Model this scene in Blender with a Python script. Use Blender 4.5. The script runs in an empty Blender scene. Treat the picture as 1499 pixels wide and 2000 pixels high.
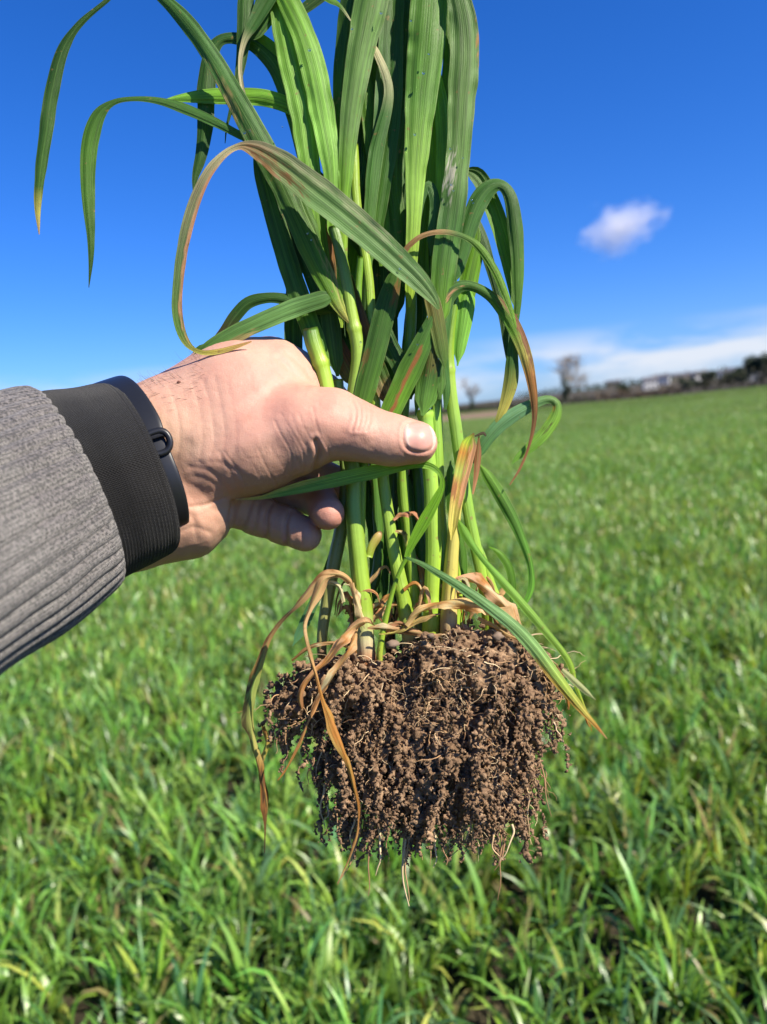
import bpy, math, random
import numpy as np
from mathutils import Vector, Matrix
from mathutils.bvhtree import BVHTree

random.seed(7)
RS = np.random.RandomState(11)
SC = bpy.context.scene
COL = SC.collection
R = math.radians

# ------------------------------------------------------------------ camera
FPX = 1455.0                       # focal length in photograph pixels
CXP, CYP = 749.5, 1000.0
cd = bpy.data.cameras.new('camera')
cd.sensor_fit = 'VERTICAL'; cd.sensor_height = 36.0; cd.sensor_width = 36.0
cd.lens = 18.0 * FPX / 1000.0
cd.clip_start = 0.02; cd.clip_end = 20000
cd.dof.use_dof = True; cd.dof.focus_distance = 0.42
cd.dof.aperture_fstop = cd.lens / 3.7
cam = bpy.data.objects.new('camera', cd); COL.objects.link(cam)
PITCH = math.atan2(190, FPX); ROLL = R(5.2)
CAM_M = Matrix.Translation((0, 0, 1.6)) @ Matrix.Rotation(R(90) - PITCH, 4, 'X') @ Matrix.Rotation(-ROLL, 4, 'Z')
cam.matrix_world = CAM_M
SC.camera = cam

# ------------------------------------------------------------------ world, sun, exposure
SUN_DIR = Vector((0.63, -0.46, 0.70)).normalized()
SUN_EL = math.asin(SUN_DIR.z)
SUN_AZ = math.atan2(SUN_DIR.x, SUN_DIR.y)
W = bpy.data.worlds.new('World'); SC.world = W; W.use_nodes = True
wn = W.node_tree; wn.nodes.clear()
def N(t, typ, **kw):
    n = t.nodes.new(typ)
    for k, v in kw.items():
        if k.startswith('in_'):
            key = k[3:]
            key = int(key) if key.isdigit() else key.replace('_', ' ')
            n.inputs[key].default_value = v
        else: setattr(n, k, v)
    return n
def L(t, a, b): t.links.new(a, b)
def M2(t, op, a, b=None, c=None, clamp=False):
    n = t.nodes.new('ShaderNodeMath'); n.operation = op; n.use_clamp = clamp
    for i, v in enumerate((a, b, c)):
        if v is None: continue
        if isinstance(v, (int, float)): n.inputs[i].default_value = v
        else: t.links.new(v, n.inputs[i])
    return n.outputs[0]
def RAMP(t, fac, stops, interp='LINEAR'):
    n = t.nodes.new('ShaderNodeValToRGB'); n.color_ramp.interpolation = interp
    el = n.color_ramp.elements
    while len(el) > 1: el.remove(el[0])
    el[0].position = stops[0][0]; el[0].color = (*stops[0][1], 1)
    for p, c in stops[1:]:
        e = el.new(p); e.color = (*c, 1)
    if fac is not None: t.links.new(fac, n.inputs[0])
    return n.outputs[0]
def MIX(t, fac, a, b, blend='MIX'):
    n = t.nodes.new('ShaderNodeMix'); n.data_type = 'RGBA'; n.blend_type = blend
    for k, v in ((0, fac), (6, a), (7, b)):
        if isinstance(v, (int, float)): n.inputs[k].default_value = v
        elif isinstance(v, tuple): n.inputs[k].default_value = (*v, 1)
        else: t.links.new(v, n.inputs[k])
    return n.outputs[2]

sky = N(wn, 'ShaderNodeTexSky'); sky.sky_type = 'NISHITA'; sky.sun_disc = False
sky.sun_elevation = SUN_EL; sky.sun_rotation = SUN_AZ
sky.altitude = 0; sky.air_density = 1.0; sky.dust_density = 0.25; sky.ozone_density = 3.5
hsv = N(wn, 'ShaderNodeHueSaturation'); hsv.inputs['Saturation'].default_value = 1.1
hsv.inputs['Value'].default_value = 1.0
wb_ = MIX(wn, 1.0, sky.outputs[0], (0.66, 0.93, 1.62), 'MULTIPLY'); L(wn, wb_, hsv.inputs['Color'])
# a low broken bank of white cloud round the horizon
tc = N(wn, 'ShaderNodeTexCoord'); sep = N(wn, 'ShaderNodeSeparateXYZ'); L(wn, tc.outputs['Generated'], sep.inputs[0])
mp = N(wn, 'ShaderNodeMapping'); mp.inputs['Scale'].default_value = (3.2, 3.2, 15)
mp.inputs['Location'].default_value = (0.35, 0.1, 0.2)
L(wn, tc.outputs['Generated'], mp.inputs[0])
nz = N(wn, 'ShaderNodeTexNoise', in_Scale=1.6, in_Detail=7.0, in_Roughness=0.55, in_Distortion=0.3); L(wn, mp.outputs[0], nz.inputs['Vector'])
el_ = sep.outputs[2]
band = M2(wn, 'MULTIPLY', M2(wn, 'SMOOTH_MIN', M2(wn, 'MULTIPLY', M2(wn, 'SUBTRACT', el_, 0.004), 40), 1.0, 0.3, clamp=True),
          M2(wn, 'MULTIPLY', M2(wn, 'SUBTRACT', 0.088, el_), 26, clamp=True), clamp=True)
cl = M2(wn, 'MULTIPLY', M2(wn, 'MULTIPLY', M2(wn, 'SUBTRACT', nz.outputs[0], 0.37), 5.0, clamp=True), band)
cloud_col = MIX(wn, M2(wn, 'MULTIPLY', cl, 0.9), hsv.outputs[0], (7.6, 8.0, 8.8))
bg = N(wn, 'ShaderNodeBackground'); bg.inputs['Strength'].default_value = 0.051
L(wn, cloud_col, bg.inputs[0])
wo = N(wn, 'ShaderNodeOutputWorld'); L(wn, bg.outputs[0], wo.inputs[0])

sl = bpy.data.lights.new('sun', 'SUN'); sl.energy = 4.7; sl.angle = R(0.53); sl.color = (1.0, 0.91, 0.76)
so = bpy.data.objects.new('sun', sl); COL.objects.link(so)
so.rotation_euler = (-SUN_DIR).to_track_quat('-Z', 'Y').to_euler()
so.location = (3, -3, 6)
SC.view_settings.view_transform = 'Standard'; SC.view_settings.look = 'None'
SC.view_settings.exposure = 1.10; SC.view_settings.gamma = 1.0; SC.view_settings.use_curve_mapping = False
SC.cycles.max_bounces = 6; SC.cycles.transparent_max_bounces = 12
SC.cycles.volume_bounces = 2
SC.cycles.use_denoising = True

# ------------------------------------------------------------------ helpers
D0 = 0.42                           # the clump hangs this far in front of the lens (m)
S = D0 / FPX                        # one unit of the clump's own drawing grid, in metres
_CR = np.array(CAM_M.to_3x3()); _CT = np.array(CAM_M.translation)
def PW(p):
    """grid coordinates of the held clump (x, y down, z away, units of S) -> world metres"""
    p = np.atleast_2d(np.asarray(p, float))
    d = D0 + p[:, 2] * S
    c = np.stack([(p[:, 0] - CXP) / FPX * d, -(p[:, 1] - CYP) / FPX * d, -d], 1)
    return c @ _CR.T + _CT
def azim(px, dist, up=0.0):
    """ground point seen in the direction of column px at a distance"""
    yh = 806 - (px - 750) * math.tan(ROLL)
    v = np.array([(px - CXP) / FPX, -(yh - CYP) / FPX, -1.0]) @ _CR.T
    v[2] = 0; v /= np.linalg.norm(v)
    return Vector((v[0] * dist, v[1] * dist, up))

def mk(name, V, F, mat=None, parent=None, col=None, uv=None, smooth=True, attrs=None, link=True):
    """V world coordinates (n,3); F int array (m,k) or list of such arrays"""
    V = np.asarray(V, np.float32)
    org = np.array(parent.location if parent is not None else (0, 0, 0), np.float32)
    if parent is not None and parent.parent is not None:
        org = org + np.array(parent.parent.location, np.float32)
    V = V - org
    Fs = F if isinstance(F, list) else [F]
    Fs = [np.asarray(f, np.int32) for f in Fs if len(f)]
    loops = np.concatenate([f.ravel() for f in Fs]) if Fs else np.zeros(0, np.int32)
    tot = np.concatenate([np.full(len(f), f.shape[1], np.int32) for f in Fs])
    st = np.concatenate([[0], np.cumsum(tot)[:-1]]).astype(np.int32)
    me = bpy.data.meshes.new(name)
    me.vertices.add(len(V)); me.vertices.foreach_set('co', V.ravel())
    me.loops.add(len(loops)); me.loops.foreach_set('vertex_index', loops)
    me.polygons.add(len(tot)); me.polygons.foreach_set('loop_start', st)
    me.polygons.foreach_set('loop_total', tot)
    me.polygons.foreach_set('use_smooth', np.full(len(tot), smooth, bool))
    if col is not None:
        a = me.color_attributes.new('Col', 'FLOAT_COLOR', 'POINT')
        c = np.ones((len(V), 4), np.float32); c[:, :3] = col
        a.data.foreach_set('color', c.ravel())
    if uv is not None:
        u = me.uv_layers.new(name='UVMap')
        u.data.foreach_set('uv', np.asarray(uv, np.float32)[loops].ravel())
    me.update(calc_edges=True)
    if mat is not None: me.materials.append(mat)
    o = bpy.data.objects.new(name, me)
    if link: COL.objects.link(o)
    if parent is not None: o.parent = parent
    return o
def thing(name, label, cat, loc, group=None):
    o = bpy.data.objects.new(name, None); o.empty_display_size = 0.05
    o.location = loc; COL.objects.link(o); o['label'] = label; o['category'] = cat
    if group: o['group'] = group
    return o
def tag(o, label=None, cat=None, group=None, kind=None):
    for k, v in (('label', label), ('category', cat), ('group', group), ('kind', kind)):
        if v: o[k] = v
    return o
def smooth_path(P, n):
    """Catmull-Rom through rows of P, n samples, all columns"""
    P = np.asarray(P, float)
    if len(P) == 2: P = np.array([P[0], (P[0] + P[1]) / 2, P[1]])
    seg = np.linalg.norm(np.diff(P[:, :3], axis=0), axis=1); s = np.concatenate([[0], np.cumsum(seg)])
    Q = np.vstack([2 * P[0] - P[1], P, 2 * P[-1] - P[-2]])
    t = np.linspace(0, s[-1], n); k = np.clip(np.searchsorted(s, t, side='right') - 1, 0, len(P) - 2)
    u = ((t - s[k]) / np.maximum(seg[k], 1e-9))[:, None]
    p0, p1, p2, p3 = Q[k], Q[k + 1], Q[k + 2], Q[k + 3]
    return 0.5 * (2 * p1 + (p2 - p0) * u + (2 * p0 - 5 * p1 + 4 * p2 - p3) * u**2 + (3 * p1 - p0 - 3 * p2 + p3) * u**3), t
def grid_faces(n, m, wrap=False):
    i = np.arange(n - 1)[:, None]; j = np.arange(m if wrap else m - 1)[None, :]
    j2 = (j + 1) % m
    a = i * m + j; b = i * m + j2; c = (i + 1) * m + j2; d = (i + 1) * m + j
    return np.stack([a, b, c, d], -1).reshape(-1, 4)
def smin(a, b, k):
    h = np.clip(0.5 + 0.5 * (b - a) / k, 0, 1)
    return b * (1 - h) + a * h - k * h * (1 - h)
class Lattice:
    def __init__(s, seed, n=32):
        s.n = n; s.g = np.random.RandomState(seed).uniform(-1, 1, (n, n, n)).astype(np.float32)
    def __call__(s, x, y, z):
        n = s.n; xi = np.floor(x).astype(int); yi = np.floor(y).astype(int); zi = np.floor(z).astype(int)
        fx = x - xi; fy = y - yi; fz = z - zi
        fx = fx * fx * (3 - 2 * fx); fy = fy * fy * (3 - 2 * fy); fz = fz * fz * (3 - 2 * fz)
        g = s.g; r = 0
        for a in (0, 1):
            for b in (0, 1):
                for c in (0, 1):
                    r = r + g[(xi + a) % n, (yi + b) % n, (zi + c) % n] * (fx if a else 1 - fx) * (fy if b else 1 - fy) * (fz if c else 1 - fz)
        return r
class Field:
    """signed distance on a grid, built from round cones joined with a smooth minimum"""
    def __init__(s, lo, hi, h):
        s.lo = np.array(lo, np.float32); s.h = h
        s.n = np.ceil((np.array(hi) - s.lo) / h).astype(int) + 1
        s.ax = [s.lo[i] + h * np.arange(s.n[i], dtype=np.float32) for i in range(3)]
        s.F = np.full(s.n, 400, np.float32)
    def _blk(s, lo, hi):
        a = np.clip(np.floor((lo - s.lo) / s.h).astype(int), 0, s.n - 1); b = np.clip(np.ceil((hi - s.lo) / s.h).astype(int) + 1, 1, s.n)
        sl = tuple(slice(a[i], b[i]) for i in range(3))
        return sl, s.ax[0][sl[0]][:, None, None], s.ax[1][sl[1]][None, :, None], s.ax[2][sl[2]][None, None, :]
    def cone(s, A, B, k, F=None):
        F = s.F if F is None else F
        a, ra = np.array(A[:3], np.float32), A[3]; b, rb = np.array(B[:3], np.float32), B[3]
        m = max(ra, rb) + k + 3 * s.h
        sl, X, Y, Z = s._blk(np.minimum(a, b) - m, np.maximum(a, b) + m)
        d = b - a; dd = float(d @ d) + 1e-6
        t = np.clip(((X - a[0]) * d[0] + (Y - a[1]) * d[1] + (Z - a[2]) * d[2]) / dd, 0, 1)
        q = np.sqrt((X - a[0] - t * d[0])**2 + (Y - a[1] - t * d[1])**2 + (Z - a[2] - t * d[2])**2) - (ra + (rb - ra) * t)
        F[sl] = smin(F[sl], q, k)
    def chain(s, pts, k, F=None):
        for A, B in zip(pts[:-1], pts[1:]): s.cone(A, B, k, F)
    def ellipsoid(s, c, r, k):
        c = np.array(c, np.float32); r = np.array(r, np.float32)
        sl, X, Y, Z = s._blk(c - r - k - 40, c + r + k + 40)
        q = (np.sqrt(((X - c[0]) / r[0])**2 + ((Y - c[1]) / r[1])**2 + ((Z - c[2]) / r[2])**2) - 1) * r.min()
        s.F[sl] = smin(s.F[sl], q, k)
    def sample(s, P):
        q = (np.asarray(P) - s.lo) / s.h; q = np.clip(q, 0, s.n - 1.001); i = q.astype(int)
        return s.F[i[:, 0], i[:, 1], i[:, 2]]
def surface_nets(fd):
    F, h, lo = fd.F, fd.h, fd.lo
    s = F < 0
    c = np.zeros(tuple(np.array(F.shape) - 1), np.int8)
    for a in (0, 1):
        for b in (0, 1):
            for d in (0, 1):
                c += s[a:F.shape[0] - 1 + a, b:F.shape[1] - 1 + b, d:F.shape[2] - 1 + d]
    act = (c > 0) & (c < 8); I = np.argwhere(act)
    ids = np.full(c.shape, -1, np.int64); ids[act] = np.arange(len(I))
    acc = np.zeros((len(I), 3)); cnt = np.zeros(len(I))
    cor = [(a, b, d) for a in (0, 1) for b in (0, 1) for d in (0, 1)]
    val = {q: F[I[:, 0] + q[0], I[:, 1] + q[1], I[:, 2] + q[2]] for q in cor}
    for q in cor:
        for ax in range(3):
            if q[ax] == 0:
                q2 = list(q); q2[ax] = 1; q2 = tuple(q2)
                f0, f1 = val[q], val[q2]; m = (f0 < 0) != (f1 < 0)
                t = np.where(m, f0 / np.where(m, f0 - f1, 1), 0)
                p = np.tile(np.array(q, float), (len(I), 1)); p[:, ax] = t
                acc[m] += p[m]; cnt[m] += 1
    V = (I + acc / cnt[:, None]) * h + lo
    quads = []
    for ax in range(3):
        u, v = (ax + 1) % 3, (ax + 2) % 3
        sa = [slice(None)] * 3; sb = [slice(None)] * 3; sa[ax] = slice(0, -1); sb[ax] = slice(1, None)
        A, B = s[tuple(sa)], s[tuple(sb)]
        E = np.argwhere(A != B)
        E = E[(E[:, u] > 0) & (E[:, v] > 0) & (E[:, u] < c.shape[u]) & (E[:, v] < c.shape[v])]
        ins = A[E[:, 0], E[:, 1], E[:, 2]]
        def cell(du, dv):
            e = E.copy(); e[:, u] += du; e[:, v] += dv
            return ids[e[:, 0], e[:, 1], e[:, 2]]
        q = np.stack([cell(-1, -1), cell(0, -1), cell(0, 0), cell(-1, 0)], 1)
        q[~ins] = q[~ins][:, ::-1]
        quads.append(q)
    return V, np.concatenate(quads)
def laplace(V, Q, it, lam=0.5):
    e = np.concatenate([Q[:, [0, 1]], Q[:, [1, 2]], Q[:, [2, 3]], Q[:, [3, 0]]])
    e = np.concatenate([e, e[:, ::-1]]); n = len(V)
    cnt = np.bincount(e[:, 0], minlength=n)[:, None]
    for _ in range(it):
        av = np.stack([np.bincount(e[:, 0], V[e[:, 1], k], n) for k in range(3)], 1) / np.maximum(cnt, 1)
        V = V + lam * (av - V)
    return V
def vnormals(V, Q):
    n = np.cross(V[Q[:, 2]] - V[Q[:, 0]], V[Q[:, 3]] - V[Q[:, 1]])
    o = np.zeros_like(V)
    for k in range(Q.shape[1]):
        for j in range(3): o[:, j] += np.bincount(Q[:, k], n[:, j], len(V))
    return o / (np.linalg.norm(o, axis=1, keepdims=True) + 1e-9)

# ------------------------------------------------------------------ materials
def newmat(name):
    m = bpy.data.materials.new(name); m.use_nodes = True; t = m.node_tree; t.nodes.clear()
    out = N(t, 'ShaderNodeOutputMaterial'); b = N(t, 'ShaderNodeBsdfPrincipled'); L(t, b.outputs[0], out.inputs[0])
    return m, t, b, out
def bump(t, b, height, strength, dist):
    n = N(t, 'ShaderNodeBump'); n.inputs['Strength'].default_value = strength; n.inputs['Distance'].default_value = dist
    L(t, height, n.inputs['Height']); L(t, n.outputs[0], b.inputs['Normal']); return n
def leaf_material(name, trans=0.27, rough=0.45, vein=0.5, spec=0.22, vscale=95.0, bdist=0.00035):
    m, t, b, out = newmat(name)
    at = N(t, 'ShaderNodeAttribute', attribute_name='Col')
    uv = N(t, 'ShaderNodeUVMap'); sp = N(t, 'ShaderNodeSeparateXYZ'); L(t, uv.outputs[0], sp.inputs[0])
    oi = N(t, 'ShaderNodeObjectInfo')
    # parallel veins: noise stretched along the blade
    mp = N(t, 'ShaderNodeMapping'); mp.inputs['Scale'].default_value = (1.0, 0.02, 1.0); L(t, uv.outputs[0], mp.inputs[0])
    vn = N(t, 'ShaderNodeTexNoise', in_Scale=vscale / 3.2, in_Detail=5.0, in_Roughness=0.7); L(t, mp.outputs[0], vn.inputs['Vector'])
    wv = M2(t, 'SINE', M2(t, 'MULTIPLY', sp.outputs[0], vscale))
    h = M2(t, 'ADD', M2(t, 'MULTIPLY', wv, 0.07), vn.outputs[0])
    # blotches
    tc = N(t, 'ShaderNodeTexCoord')
    bl = N(t, 'ShaderNodeTexNoise', in_Scale=55.0, in_Detail=5.0, in_Roughness=0.65); L(t, tc.outputs['Object'], bl.inputs['Vector'])
    f = M2(t, 'ADD', M2(t, 'MULTIPLY', M2(t, 'SUBTRACT', h, 0.5), vein * 2), 1.0)
    f = M2(t, 'MULTIPLY', f, M2(t, 'ADD', M2(t, 'MULTIPLY', M2(t, 'SUBTRACT', bl.outputs[0], 0.5), 0.55), 1.0))
    f = M2(t, 'MULTIPLY', f, M2(t, 'ADD', M2(t, 'MULTIPLY', oi.outputs['Random'], 0.24), 0.88))
    g = N(t, 'ShaderNodeCombineXYZ')
    for k in range(3): L(t, f, g.inputs[k])
    c = MIX(t, 1.0, at.outputs[0], g.outputs[0], 'MULTIPLY')
    # small rusty specks
    sk = N(t, 'ShaderNodeTexNoise', in_Scale=240.0, in_Detail=2.0); L(t, tc.outputs['Object'], sk.inputs['Vector'])
    spk = M2(t, 'MULTIPLY', M2(t, 'MULTIPLY', M2(t, 'SUBTRACT', sk.outputs[0], 0.68), 14, clamp=True), 0.7)
    c = MIX(t, spk, c, (0.22, 0.14, 0.05))
    L(t, c, b.inputs['Base Color']); b.inputs['Roughness'].default_value = rough
    b.inputs['Specular IOR Level'].default_value = spec
    bump(t, b, h, 0.85, bdist)
    tr = N(t, 'ShaderNodeBsdfTranslucent')
    c2 = MIX(t, 1.0, c, (1.75, 1.65, 0.55), 'MULTIPLY'); L(t, c2, tr.inputs[0])
    mx = N(t, 'ShaderNodeMixShader'); mx.inputs[0].default_value = trans
    L(t, b.outputs[0], mx.inputs[1]); L(t, tr.outputs[0], mx.inputs[2]); L(t, mx.outputs[0], out.inputs[0])
    return m
M_LEAF = leaf_material('leaf_green')
M_DRY = leaf_material('leaf_dry', trans=0.25, rough=0.6, vein=0.35, spec=0.3)
M_STEM = leaf_material('stem_green', trans=0.12, rough=0.38, vein=0.16, spec=0.5, vscale=60.0)

def crop_material():
    m, t, b, out = newmat('crop_blade')
    at = N(t, 'ShaderNodeAttribute', attribute_name='Col')
    oi = N(t, 'ShaderNodeObjectInfo')
    tc = N(t, 'ShaderNodeNewGeometry')
    nz = N(t, 'ShaderNodeTexNoise', in_Scale=0.16, in_Detail=6.0, in_Roughness=0.6); mpp = N(t, 'ShaderNodeMapping'); mpp.inputs['Scale'].default_value = (0.3, 1.0, 1.0); L(t, tc.outputs['Position'], mpp.inputs[0]); L(t, mpp.outputs[0], nz.inputs['Vector'])
    f = M2(t, 'ADD', M2(t, 'MULTIPLY', M2(t, 'SUBTRACT', nz.outputs[0], 0.5), 1.5), 1.0)
    g = N(t, 'ShaderNodeCombineXYZ')
    L(t, f, g.inputs[0]); L(t, M2(t, 'ADD', M2(t, 'MULTIPLY', f, 0.5), 0.5), g.inputs[1]); L(t, f, g.inputs[2])
    c = MIX(t, 1.0, at.outputs[0], g.outputs[0], 'MULTIPLY')
    L(t, c, b.inputs['Base Color']); b.inputs['Roughness'].default_value = 0.38
    b.inputs['Specular IOR Level'].default_value = 0.6
    tr = N(t, 'ShaderNodeBsdfTranslucent'); c2 = MIX(t, 1.0, c, (1.7, 1.5, 0.5), 'MULTIPLY'); L(t, c2, tr.inputs[0])
    mx = N(t, 'ShaderNodeMixShader'); mx.inputs[0].default_value = 0.30
    L(t, b.outputs[0], mx.inputs[1]); L(t, tr.outputs[0], mx.inputs[2]); L(t, mx.outputs[0], out.inputs[0])
    return m
M_CROP = crop_material()

def soil_material(name, c1, c2, c3, scale, bd):
    m, t, b, out = newmat(name)
    tc = N(t, 'ShaderNodeTexCoord')
    n1 = N(t, 'ShaderNodeTexNoise', in_Scale=scale, in_Detail=8.0, in_Roughness=0.7); L(t, tc.outputs['Object'], n1.inputs['Vector'])
    n2 = N(t, 'ShaderNodeTexNoise', in_Scale=scale * 9, in_Detail=5.0, in_Roughness=0.7); L(t, tc.outputs['Object'], n2.inputs['Vector'])
    c = RAMP(t, n1.outputs[0], [(0.3, c1), (0.52, c2), (0.72, c3)])
    at = N(t, 'ShaderNodeAttribute', attribute_name='Col')
    c = MIX(t, 1.0, c, at.outputs[0], 'MULTIPLY')
    L(t, c, b.inputs['Base Color']); b.inputs['Roughness'].default_value = 0.92
    b.inputs['Specular IOR Level'].default_value = 0.25
    bump(t, b, M2(t, 'ADD', n1.outputs[0], M2(t, 'MULTIPLY', n2.outputs[0], 0.6)), 0.9, bd)
    return m
M_SOIL = soil_material('soil_crumb', (0.095, 0.055, 0.032), (0.245, 0.153, 0.088), (0.42, 0.29, 0.175), 170.0, 0.0012)
M_FIELD = soil_material('field_soil', (0.03, 0.026, 0.015), (0.055, 0.045, 0.025), (0.08, 0.065, 0.04), 6.0, 0.03)
M_PLOUGH = soil_material('stubble_soil', (0.13, 0.085, 0.05), (0.19, 0.13, 0.08), (0.25, 0.18, 0.11), 0.5, 0.05)

def skin_material():
    m, t, b, out = newmat('skin')
    at = N(t, 'ShaderNodeAttribute', attribute_name='Col')
    tc = N(t, 'ShaderNodeTexCoord')
    def noise(sc, det, scale=(1, 1, 1), rot=(0, 0, 0), rough=0.6):
        mp = N(t, 'ShaderNodeMapping'); mp.inputs['Scale'].default_value = scale; mp.inputs['Rotation'].default_value = rot
        L(t, tc.outputs['Object'], mp.inputs[0])
        n = N(t, 'ShaderNodeTexNoise', in_Scale=sc, in_Detail=det, in_Roughness=rough); L(t, mp.outputs[0], n.inputs['Vector']); return n.outputs[0]
    blot = noise(45, 4); fine = noise(900, 3); pore = N(t, 'ShaderNodeTexVoronoi', in_Scale=750.0); pore.feature = 'DISTANCE_TO_EDGE'; L(t, tc.outputs['Object'], pore.inputs['Vector'])
    wr = noise(260, 4, (1.0, 1.0, 0.22), (0, R(35), 0)); wr2 = noise(210, 3, (0.25, 1.0, 1.0), (0, R(-20), 0))
    f = M2(t, 'ADD', M2(t, 'MULTIPLY', M2(t, 'SUBTRACT', blot, 0.5), 0.55), 1.0)
    f = M2(t, 'MULTIPLY', f, M2(t, 'ADD', M2(t, 'MULTIPLY', M2(t, 'SUBTRACT', fine, 0.5), 0.18), 1.0))
    g = N(t, 'ShaderNodeCombineXYZ'); L(t, M2(t, 'ADD', M2(t, 'MULTIPLY', f, 0.4), 0.6), g.inputs[0]); L(t, f, g.inputs[1]); L(t, f, g.inputs[2])
    c = MIX(t, 1.0, at.outputs[0], g.outputs[0], 'MULTIPLY')
    L(t, c, b.inputs['Base Color']); b.inputs['Roughness'].default_value = 0.52
    b.inputs['Specular IOR Level'].default_value = 0.32
    b.inputs['Subsurface Weight'].default_value = 0.14; b.inputs['Subsurface Radius'].default_value = (1.0, 0.35, 0.2)
    b.inputs['Subsurface Scale'].default_value = 0.004
    h = M2(t, 'ADD', M2(t, 'MULTIPLY', wr, 0.7), M2(t, 'MULTIPLY', wr2, 0.5))
    h = M2(t, 'ADD', h, M2(t, 'MULTIPLY', M2(t, 'MINIMUM', pore.outputs[0], 0.12), 2.2))
    bump(t, b, h, 0.38, 0.0006)
    return m
M_SKIN = skin_material()
def simple(name, c, rough=0.5, spec=0.5, nscale=None, nstr=0.3, bd=0.0002, var=0.15, sss=0):
    m, t, b, out = newmat(name)
    b.inputs['Roughness'].default_value = rough; b.inputs['Specular IOR Level'].default_value = spec
    tc = N(t, 'ShaderNodeTexCoord')
    n = N(t, 'ShaderNodeTexNoise', in_Scale=nscale or 20.0, in_Detail=5.0); L(t, tc.outputs['Object'], n.inputs['Vector'])
    f = M2(t, 'ADD', M2(t, 'MULTIPLY', M2(t, 'SUBTRACT', n.outputs[0], 0.5), var * 2), 1.0)
    g = N(t, 'ShaderNodeCombineXYZ')
    for k in range(3): L(t, f, g.inputs[k])
    L(t, MIX(t, 1.0, c, g.outputs[0], 'MULTIPLY'), b.inputs['Base Color'])
    if nscale: bump(t, b, n.outputs[0], nstr, bd)
    if sss: b.inputs['Subsurface Weight'].default_value = sss; b.inputs['Subsurface Scale'].default_value = 0.003
    return m
M_NAIL = simple('nail', (0.62, 0.33, 0.27), 0.25, 0.5, 300, 0.1, 0.0001, 0.08, 0.2)
M_BAND = simple('black_rubber', (0.011, 0.012, 0.015), 0.36, 0.4, 400, 0.08, 0.0001, 0.1)
M_HAIR = simple('arm_hair', (0.12, 0.06, 0.03), 0.5)
M_MOLE = simple('mole', (0.12, 0.04, 0.02), 0.6)
M_STONE = simple('stone', (0.17, 0.12, 0.085), 0.8, 0.3, 300, 0.5, 0.0006, 0.3)
M_ROOT = leaf_material('root_fibre', trans=0.05, rough=0.7, vein=0.3, spec=0.3)
def glass_mat():
    m, t, b, out = newmat('water_drop'); b.inputs['Transmission Weight'].default_value = 1.0
    b.inputs['Roughness'].default_value = 0.02; b.inputs['IOR'].default_value = 1.33; return m
M_DROP = glass_mat()

def cloth_uv(name, c_lo, c_hi, kind):
    m, t, b, out = newmat(name)
    uv = N(t, 'ShaderNodeUVMap'); sp = N(t, 'ShaderNodeSeparateXYZ'); L(t, uv.outputs[0], sp.inputs[0])
    tc = N(t, 'ShaderNodeTexCoord')
    n = N(t, 'ShaderNodeTexNoise', in_Scale=700.0, in_Detail=3.0, in_Roughness=0.7); L(t, tc.outputs['Object'], n.inputs['Vector'])
    n2 = N(t, 'ShaderNodeTexNoise', in_Scale=35.0, in_Detail=4.0); L(t, tc.outputs['Object'], n2.inputs['Vector'])
    if kind == 'knit':
        a = M2(t, 'SINE', M2(t, 'ADD', M2(t, 'MULTIPLY', sp.outputs[1], 420.0), M2(t, 'MULTIPLY', M2(t, 'ABSOLUTE', M2(t, 'SINE', M2(t, 'MULTIPLY', sp.outputs[0], 300.0))), 3.0)))
        st = M2(t, 'MULTIPLY', M2(t, 'ADD', a, 1.0), 0.5)
        f = M2(t, 'ADD', M2(t, 'MULTIPLY', st, 0.35), M2(t, 'MULTIPLY', M2(t, 'ADD', M2(t, 'MULTIPLY', M2(t, 'SUBTRACT', n.outputs[0], 0.5), 3.4), 0.5), 0.85))
        c = RAMP(t, M2(t, 'MULTIPLY', f, M2(t, 'ADD', M2(t, 'MULTIPLY', n2.outputs[0], 0.5), 0.75)), [(0.3, c_lo), (0.62, tuple((x + y) / 2 for x, y in zip(c_lo, c_hi))), (0.95, c_hi)])
        hh = M2(t, 'ADD', M2(t, 'MULTIPLY', st, 0.5), n.outputs[0]); bs, bd = 0.8, 0.0009
    else:
        a = M2(t, 'SINE', M2(t, 'MULTIPLY', sp.outputs[1], 330.0)); bb = M2(t, 'SINE', M2(t, 'MULTIPLY', sp.outputs[0], 130.0))
        st = M2(t, 'MULTIPLY', M2(t, 'ADD', M2(t, 'MULTIPLY', a, bb), 1.0), 0.5)
        c = RAMP(t, M2(t, 'ADD', M2(t, 'MULTIPLY', st, 0.6), M2(t, 'MULTIPLY', n.outputs[0], 0.4)), [(0.2, c_lo), (0.9, c_hi)])
        hh = M2(t, 'ADD', st, M2(t, 'MULTIPLY', n.outputs[0], 0.6)); bs, bd = 0.9, 0.0007
    L(t, c, b.inputs['Base Color']); b.inputs['Roughness'].default_value = 0.95
    b.inputs['Specular IOR Level'].default_value = 0.15
    b.inputs['Sheen Weight'].default_value = 0.25 if kind == 'knit' else 0.1
    bump(t, b, hh, bs, bd)
    return m
M_KNIT = cloth_uv('grey_knit', (0.010, 0.0095, 0.0095), (0.175, 0.158, 0.150), 'knit')
M_CUFF = cloth_uv('black_rib_fabric', (0.002, 0.002, 0.002), (0.019, 0.0185, 0.018), 'weave')

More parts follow.
